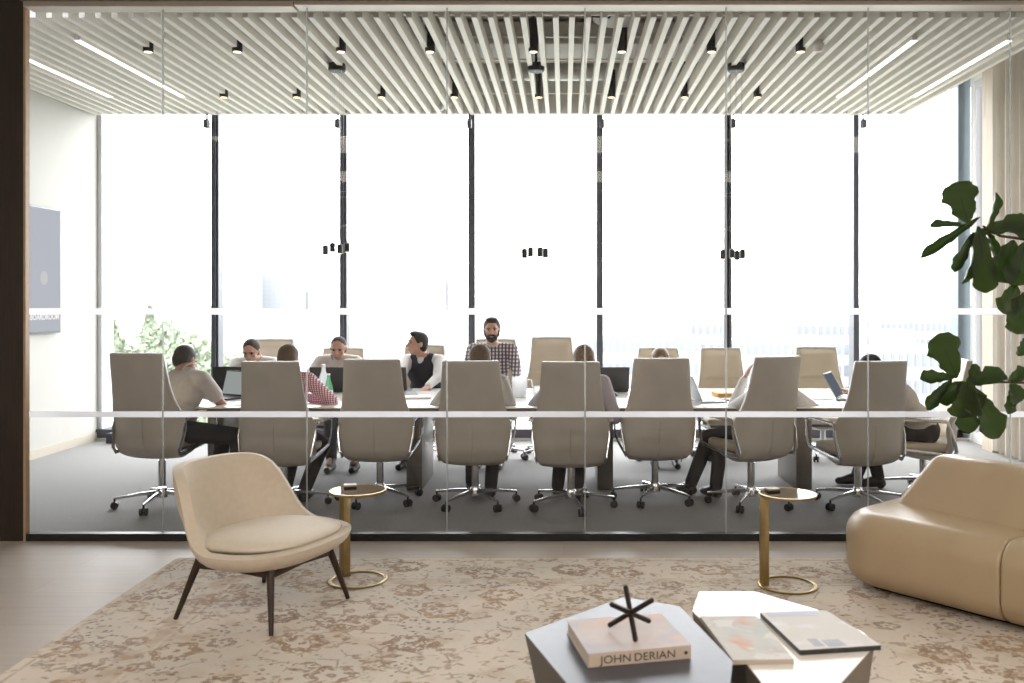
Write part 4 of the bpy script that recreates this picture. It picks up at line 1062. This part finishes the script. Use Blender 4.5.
def cover_mat(name, base, blobs, scale=6):
    m, nt, out = new_mat(name); N, L = nt.nodes.new, nt.links.new
    b = N('ShaderNodeBsdfPrincipled'); b.inputs['Roughness'].default_value = .55; b.inputs['Specular IOR Level'].default_value = .3; L(b.outputs[0], out.inputs[0])
    tc = N('ShaderNodeTexCoord'); prev = None
    for i, (c, lo, hi, off) in enumerate(blobs):
        mp = N('ShaderNodeMapping'); mp.inputs['Location'].default_value = (off, off*.7, 0); L(tc.outputs['Object'], mp.inputs[0])
        n = N('ShaderNodeTexNoise'); n.inputs['Scale'].default_value = scale; n.inputs['Detail'].default_value = 2; L(mp.outputs[0], n.inputs['Vector'])
        r = N('ShaderNodeMapRange'); r.inputs[1].default_value = lo; r.inputs[2].default_value = hi; L(n.outputs[0], r.inputs[0])
        x = N('ShaderNodeMix'); x.data_type = 'RGBA'; L(r.outputs[0], x.inputs[0])
        if prev is None: x.inputs[6].default_value = (*base, 1)
        else: L(prev, x.inputs[6])
        x.inputs[7].default_value = (*c, 1); prev = x.outputs[2]
    L(prev, b.inputs['Base Color']); return m
# book: corners from the photo
A = P(569, 625, 1)  # unused scale helper
def on_plane(px, py, z):
    D = (CH-z)*F/(py-CY); return Vector(((px-CX)*D/F, D, z))
def slab_from(pts, z0):       # lower-left, lower-right, far-right -> origin, width, depth, angle
    a, b_, c = pts; ux = (b_-a); w = ux.length; ang = math.atan2(ux.y, ux.x)
    dpt = abs((c-b_).dot(Vector((-math.sin(ang), math.cos(ang), 0)))); return a, w, dpt, ang
bt_ = .045
a, w, dp, ang = slab_from([on_plane(588, 654, TZD+bt_), on_plane(691, 645, TZD+bt_), on_plane(663, 613, TZD+bt_)], 0)
bk = thing('book', 'thick pale book with black spine lettering on the dark coffee table', 'book', (a.x, a.y, TZD), ang)
pinkc = cover_mat('book_cover', (.56, .48, .46), [((.42, .40, .44), .50, .66, 3.1), ((.60, .43, .37), .54, .68, 7.7), ((.60, .56, .56), .55, .62, 1.3)], 5)
cov = MB(); cov.box((0, 0, 0), (w, dp, .0035)); cov.box((0, 0, bt_-.0035), (w, dp, bt_)); cov.box((0, 0, .0035), (w, .0035, bt_-.0035)); cov.build('cover', pinkc, bk, 0)
MB().box((.004, .0036, .0036), (w-.004, dp-.004, bt_-.0036)).build('pages', pbr('book_pages', (.72, .64, .5), .8, noise=.2, nscale=8, stretch=(1, 1, 60)), bk, 0)
MB().box((.002, -.0012, .002), (w-.002, -.0002, bt_-.002)).build('spine_label', pbr('spine_tan', (.62, .50, .40), .5), bk, 0)
TS = Matrix(((1.12, 0, 0, .040), (0, 0, -1, -.0016), (0, 1, 0, .010), (0, 0, 0, 1)))
wall_text('JOHN', .036, 'lettering', M['black'], TS, bk)
TS2 = TS.copy(); TS2[0][3] = .152
wall_text('DERIAN', .036, 'lettering', M['black'], TS2, bk)
TS3 = TS.copy(); TS3[0][3] = w-.025
MB().lathe([(.006, 0), (.006, .001)], 10, Matrix.Translation((w-.018, -.0013, .022))@Matrix.Rotation(R(90), 4, 'X')).build('spine_dot', M['black'], bk)
# jack sculpture
jc = on_plane(630.5, 613, TZD+bt_+.07); 
jk = thing('jack_sculpture', 'dark bronze six armed jack sculpture standing on the thick book', 'sculpture', (jc.x, jc.y, TZD+bt_))
br = pbr('dark_bronze', (.03, .02, .015), .35, .6)
r1 = Vector((-.116, .737, .665)).normalized(); r3 = Vector((.72, -.41, .585)); r3 = (r3-r1*r3.dot(r1)).normalized()
dirs = [r1, r3, r1.cross(r3)]
Lr = .095
lowest = min(min(d_.normalized().z, -d_.normalized().z) for d_ in dirs)*Lr-.0075
for d_ in dirs:
    d_.normalize(); a_ = -d_*Lr; b_ = d_*Lr
    MB().cyl(a_-Vector((0, 0, lowest)), b_-Vector((0, 0, lowest)), .0092, n=14).ball(a_-Vector((0, 0, lowest)), .0092, 10).ball(b_-Vector((0, 0, lowest)), .0092, 10).build('rod', br, jk)
# magazines
def magazine(label, corners, z, th, mat, edge, strip=None):
    pts = [on_plane(x, y, z+th) for x, y in corners]     # near-left, near-right, far-right, far-left
    c = sum(pts, Vector())/4
    t = thing('magazine', label, 'magazine', (c.x, c.y, z), 0, 'magazines on the white coffee table')
    q = [(p.x-c.x, p.y-c.y) for p in pts]
    MB().prism(q, .0002, th-.001).build('pages', edge, t, 0)
    MB().prism(q, th-.001, th).build('cover', mat, t, 0)
    if strip:
        for (u0, u1, v0, v1, mt) in strip:
            def bl(u, v):
                a = Vector(q[0]).lerp(Vector(q[1]), u); b_ = Vector(q[3]).lerp(Vector(q[2]), u); r = a.lerp(b_, v); return (r.x, r.y)
            MB().prism([bl(u0, v0), bl(u1, v0), bl(u1, v1), bl(u0, v1)], th+.0001, th+.0006).build('printed_block', mt, t, 0)
mag1 = cover_mat('magazine_cover_art', (.52, .50, .47), [((.46, .47, .45), .46, .66, 2.2), ((.56, .33, .24), .52, .66, 5.1), ((.6, .58, .55), .56, .6, 9.4)], 9)
magazine('magazine with an orange and grey cover picture on the white coffee table', [(733, 660), (794, 659), (757, 616), (700, 616)], TZW, .016, mag1, pbr('mag_edge', (.5, .42, .34), .6))
mag2 = cover_mat('magazine_cover_pale', (.60, .57, .54), [((.68, .66, .68), .55, .7, 4.4)], 12)
blu = pbr('print_blue', (.42, .44, .56), .5); gry = pbr('print_grey', (.30, .31, .36), .5)
magazine('pale magazine with a blue heading on the white coffee table near the sofa', [(800, 650), (881, 645), (826, 610), (760, 612)], TZW, .018, mag2, pbr('mag_edge_dark', (.03, .028, .028), .5),
         [(.06, .80, .86, .96, blu), (.22, .34, .06, .24, gry), (.38, .60, .04, .20, gry)])

# plant
def plant():
    t = thing('fiddle_leaf_fig', 'fiddle leaf fig with large dark green leaves reaching in front of the glass', 'plant', (3.12, 5.28, .0))
    org = Vector((3.12, 5.28, 0))
    MB().lathe([(.15, 0), (.16, .01), (.20, .40), (.20, .42), (.18, .42), (.175, .36), (.001, .36)], 32).build('pot', pbr('pot_grey', (.3, .29, .28), .6), t)
    bark = pbr('fig_bark', (.09, .065, .045), .8)
    MB().tube([(0, 0, .34), (.03, -.02, .8), (-.02, .01, 1.3), (.02, 0, 1.9), (0, .02, 2.5)], [.025, .022, .019, .014, .008], 10).build('trunk', bark, t)
    D0 = 5.12
    def L_(px, py, dd=0): return P(px, py, D0+dd)-org
    n1 = L_(983, 226); n2 = L_(966, 386); n3 = L_(1012, 300); n4 = L_(1016, 383)
    def br(pts, r0, r1):
        n = len(pts); MB().tube(pts, [r0+(r1-r0)*i/(n-1) for i in range(n)], 8).build('branch', bark, t)
    br([Vector((-.01, .01, 1.45)), L_(1075, 262), L_(1030, 240), L_(1000, 236), n1], .012, .006)
    br([Vector((.02, -.01, .95)), L_(1080, 395), L_(1035, 383), L_(1000, 382), n2], .012, .005)
    br([Vector((-.01, .01, 1.40)), L_(1075, 300), L_(1040, 285), n3], .010, .005)
    def leaf(b, tip, wpx, droop=0.0, face=(0, -1, .2), fold=.0, db=0, dt=0, wav=1):
        a = L_(b[0], b[1], db); c = L_(tip[0], tip[1], dt); ax = c-a; Ln = ax.length; ax.normalize()
        f = Vector(face); f = (f-ax*f.dot(ax)).normalized(); sd = ax.cross(f).normalized(); hw = wpx*D0/F/2
        ph_ = random.uniform(0, 6)
        outline = [(0, .05), (.08, .28), (.2, .52), (.35, .62), (.48, .70), (.62, .92), (.75, 1.0), (.88, .86), (.96, .52), (1, .08)]
        def wd(v):
            for i in range(len(outline)-1):
                if outline[i][0] <= v <= outline[i+1][0]:
                    w_ = (v-outline[i][0])/(outline[i+1][0]-outline[i][0]); return outline[i][1]*(1-w_)+outline[i+1][1]*w_
            return .05
        def fn(u, v):
            s = u*2-1; w_ = hw*wd(v)*(1+(.09*math.sin(v*19+ph_)+.05*math.sin(v*37+ph_*2+s))*wav)
            sag = droop*Ln*(v-v*v)
            rip = .0045*math.sin(v*21+s*3+ph_)*abs(s)*wav
            return a+ax*(Ln*v)+sd*(w_*s*math.cos(fold*abs(s)))+f*(rip+abs(s)*w_*math.sin(fold*abs(s))+ sag)
        g = MB().grid(fn, 11, 20)
        # midrib
        lf = g.build('leaf', M['leaf'], t, 180)
        bake(lf, [('SOLIDIFY', dict(thickness=.0012))])
        MB().tube([a+ax*(Ln*v)+f*(droop*Ln*(v-v*v))-f*.0015 for v in (0, .2, .4, .6, .8, .97)], [.0032, .003, .0025, .002, .0014, .0008], 6).build('midrib', M['rib'], lf)
    M['rib'] = pbr('leaf_rib', (.03, .06, .015), .5)
    M['petiole'] = M['rib']
    # upper cluster
    leaf((968, 223), (956, 182), 40, .05)
    leaf((966, 226), (930, 227), 15, .1, (0, -.6, .8), .6, dt=-.05)
    leaf((980, 217), (921, 258), 15, -.12, (0, -.8, .6), .7, dt=-.05)
    leaf((986, 230), (996, 192), 20, .15, (.7, -.7, 0), .5)
    leaf((978, 226), (986, 293), 27, .1, (-.2, -1, .1), .25, db=-.03)
    leaf((974, 232), (955, 272), 16, -.2, (-.8, -.6, .2), .5)
    leaf((976, 240), (962, 284), 14, .2, (.8, -.7, .2), .6, db=.04)
    leaf((984, 234), (1030, 222), 26, .15, (0, -.8, .6), .3)
    leaf((992, 222), (1035, 236), 24, -.1, (0, -.7, .7), .2, db=.05)
    leaf((1014, 240), (998, 282), 34, .1, (0, -1, .2), .1)
    leaf((1025, 242), (1014, 286), 36, .1, (.2, -1, .2), .1, db=-.04)
    leaf((1016, 284), (1004, 314), 26, .1, (-.2, -1, 0), .2, db=.03)
    leaf((1024, 292), (1016, 334), 32, .1, (.1, -1, 0), .15)
    leaf((986, 228), (972, 246), 16, .1, (0, -1, .4), .3, db=.03)
    leaf((988, 232), (998, 258), 18, .1, (.4, -1, .2), .2, db=.05)
    # lower cluster
    leaf((957, 378), (938, 334), 36, .05)
    leaf((954, 378), (920, 379), 18, .15, (0, -.8, .6), .4, dt=-.04)
    leaf((952, 380), (927, 410), 15, .35, (-.6, -.8, .1), .5)
    leaf((965, 382), (938, 402), 24, -.15, (-.2, -.8, .6), .4, db=-.03)
    leaf((966, 386), (1005, 374), 24, .2, (0, -.7, .75), .35, db=-.02)
    leaf((960, 388), (969, 434), 24, .1, (0, -1, .1), .15, db=.04)
    leaf((970, 386), (999, 438), 32, .1, (.2, -1, .1), .15, db=.01)
    leaf((968, 380), (962, 418), 34, .1, (0, -1, .2), .2, db=-.06)
    leaf((966, 388), (976, 364), 15, .1, (.3, -1, .2), .4)
    leaf((958, 384), (980, 410), 26, .1, (-.3, -1, .2), .3, db=-.03)
    leaf((1008, 382), (1030, 372), 20, .1, (0, -.7, .7), .3)
    leaf((1010, 384), (1020, 402), 26, .1, (.2, -1, .2), .2)
    leaf((1012, 386), (1008, 414), 14, .1, (.2, -1, .2), .3, db=.04)
    leaf((1024, 338), (1018, 356), 12, .1, (.4, -1, .2), .3, db=.02)
    # out-of-frame foliage that keeps the plant whole
    rr = random.Random(3)
    for q in range(14):
        a = rr.uniform(-1.2, 1.2); z = rr.uniform(1.2, 2.5); bx_ = 1090+30*rr.random(); by_ = CY-(z-CH)*F/D0
        leaf((bx_, by_), (bx_+45*math.cos(a), by_-45*math.sin(a)), 30, .1, (rr.uniform(-.5, .5), -1, .4), .2, db=rr.uniform(0, .3), dt=rr.uniform(0, .3))
plant()

# ================================================================== LIGHT
world = bpy.data.worlds.new('overcast'); scene.world = world; world.use_nodes = True
bg = world.node_tree.nodes['Background']; bg.inputs[0].default_value = (.96, .98, 1, 1); bg.inputs[1].default_value = 10
def portal(x0, x1, z0, z1, y):
    l = bpy.data.lights.new('window_daylight', 'AREA'); l.shape = 'RECTANGLE'; l.size = x1-x0; l.size_y = z1-z0; l.cycles.is_portal = True
    o = bpy.data.objects.new('window_daylight', l); COL.objects.link(o); o.location = ((x0+x1)/2, y, (z0+z1)/2); o.rotation_euler = (R(-90), 0, 0)
portal(XL, XR, .1, CZ, WY+.12)
# unseen fill lights added under the lounge ceiling to brighten the foreground
pl0 = None
for i, (x, y) in enumerate(((-3.4, .3), (0, .3), (3.4, .3), (-3.4, -2.6), (0, -2.6), (3.4, -2.6))):
    l = bpy.data.lights.new('lounge_fill_light', 'AREA'); l.shape = 'RECTANGLE'; l.size = 1.8; l.size_y = 1.2; l.energy = 58; l.color = (1, .93, .85)
    o = bpy.data.objects.new('lounge_fill_light', l); COL.objects.link(o); o.location = (x, y, 3.54)

# ================================================================== CAMERA
cd = bpy.data.cameras.new('camera'); cam = bpy.data.objects.new('camera', cd); COL.objects.link(cam)
cam.location = (0, 0, CH); cam.rotation_euler = (R(90), 0, 0)
cd.sensor_width = 36; cd.sensor_fit = 'HORIZONTAL'; cd.lens = F/1024*36
cd.shift_x = -(CX-512)/1024; cd.shift_y = -(341.5-CY)/1024
cd.clip_end = 8000
cd.dof.use_dof = True; cd.dof.focus_distance = 6.4; cd.dof.aperture_fstop = 2.6
scene.camera = cam
scene.view_settings.view_transform = 'Standard'; scene.view_settings.look = 'None'
scene.view_settings.gamma = 1; scene.view_settings.use_curve_mapping = False
scene.view_settings.exposure = 0.0
scene.cycles.use_denoising = True
scene.cycles.max_bounces = 10; scene.cycles.transparent_max_bounces = 24; scene.cycles.diffuse_bounces = 5
scene.cycles.sample_clamp_indirect = 6
scene.cycles.caustics_reflective = False; scene.cycles.caustics_refractive = False
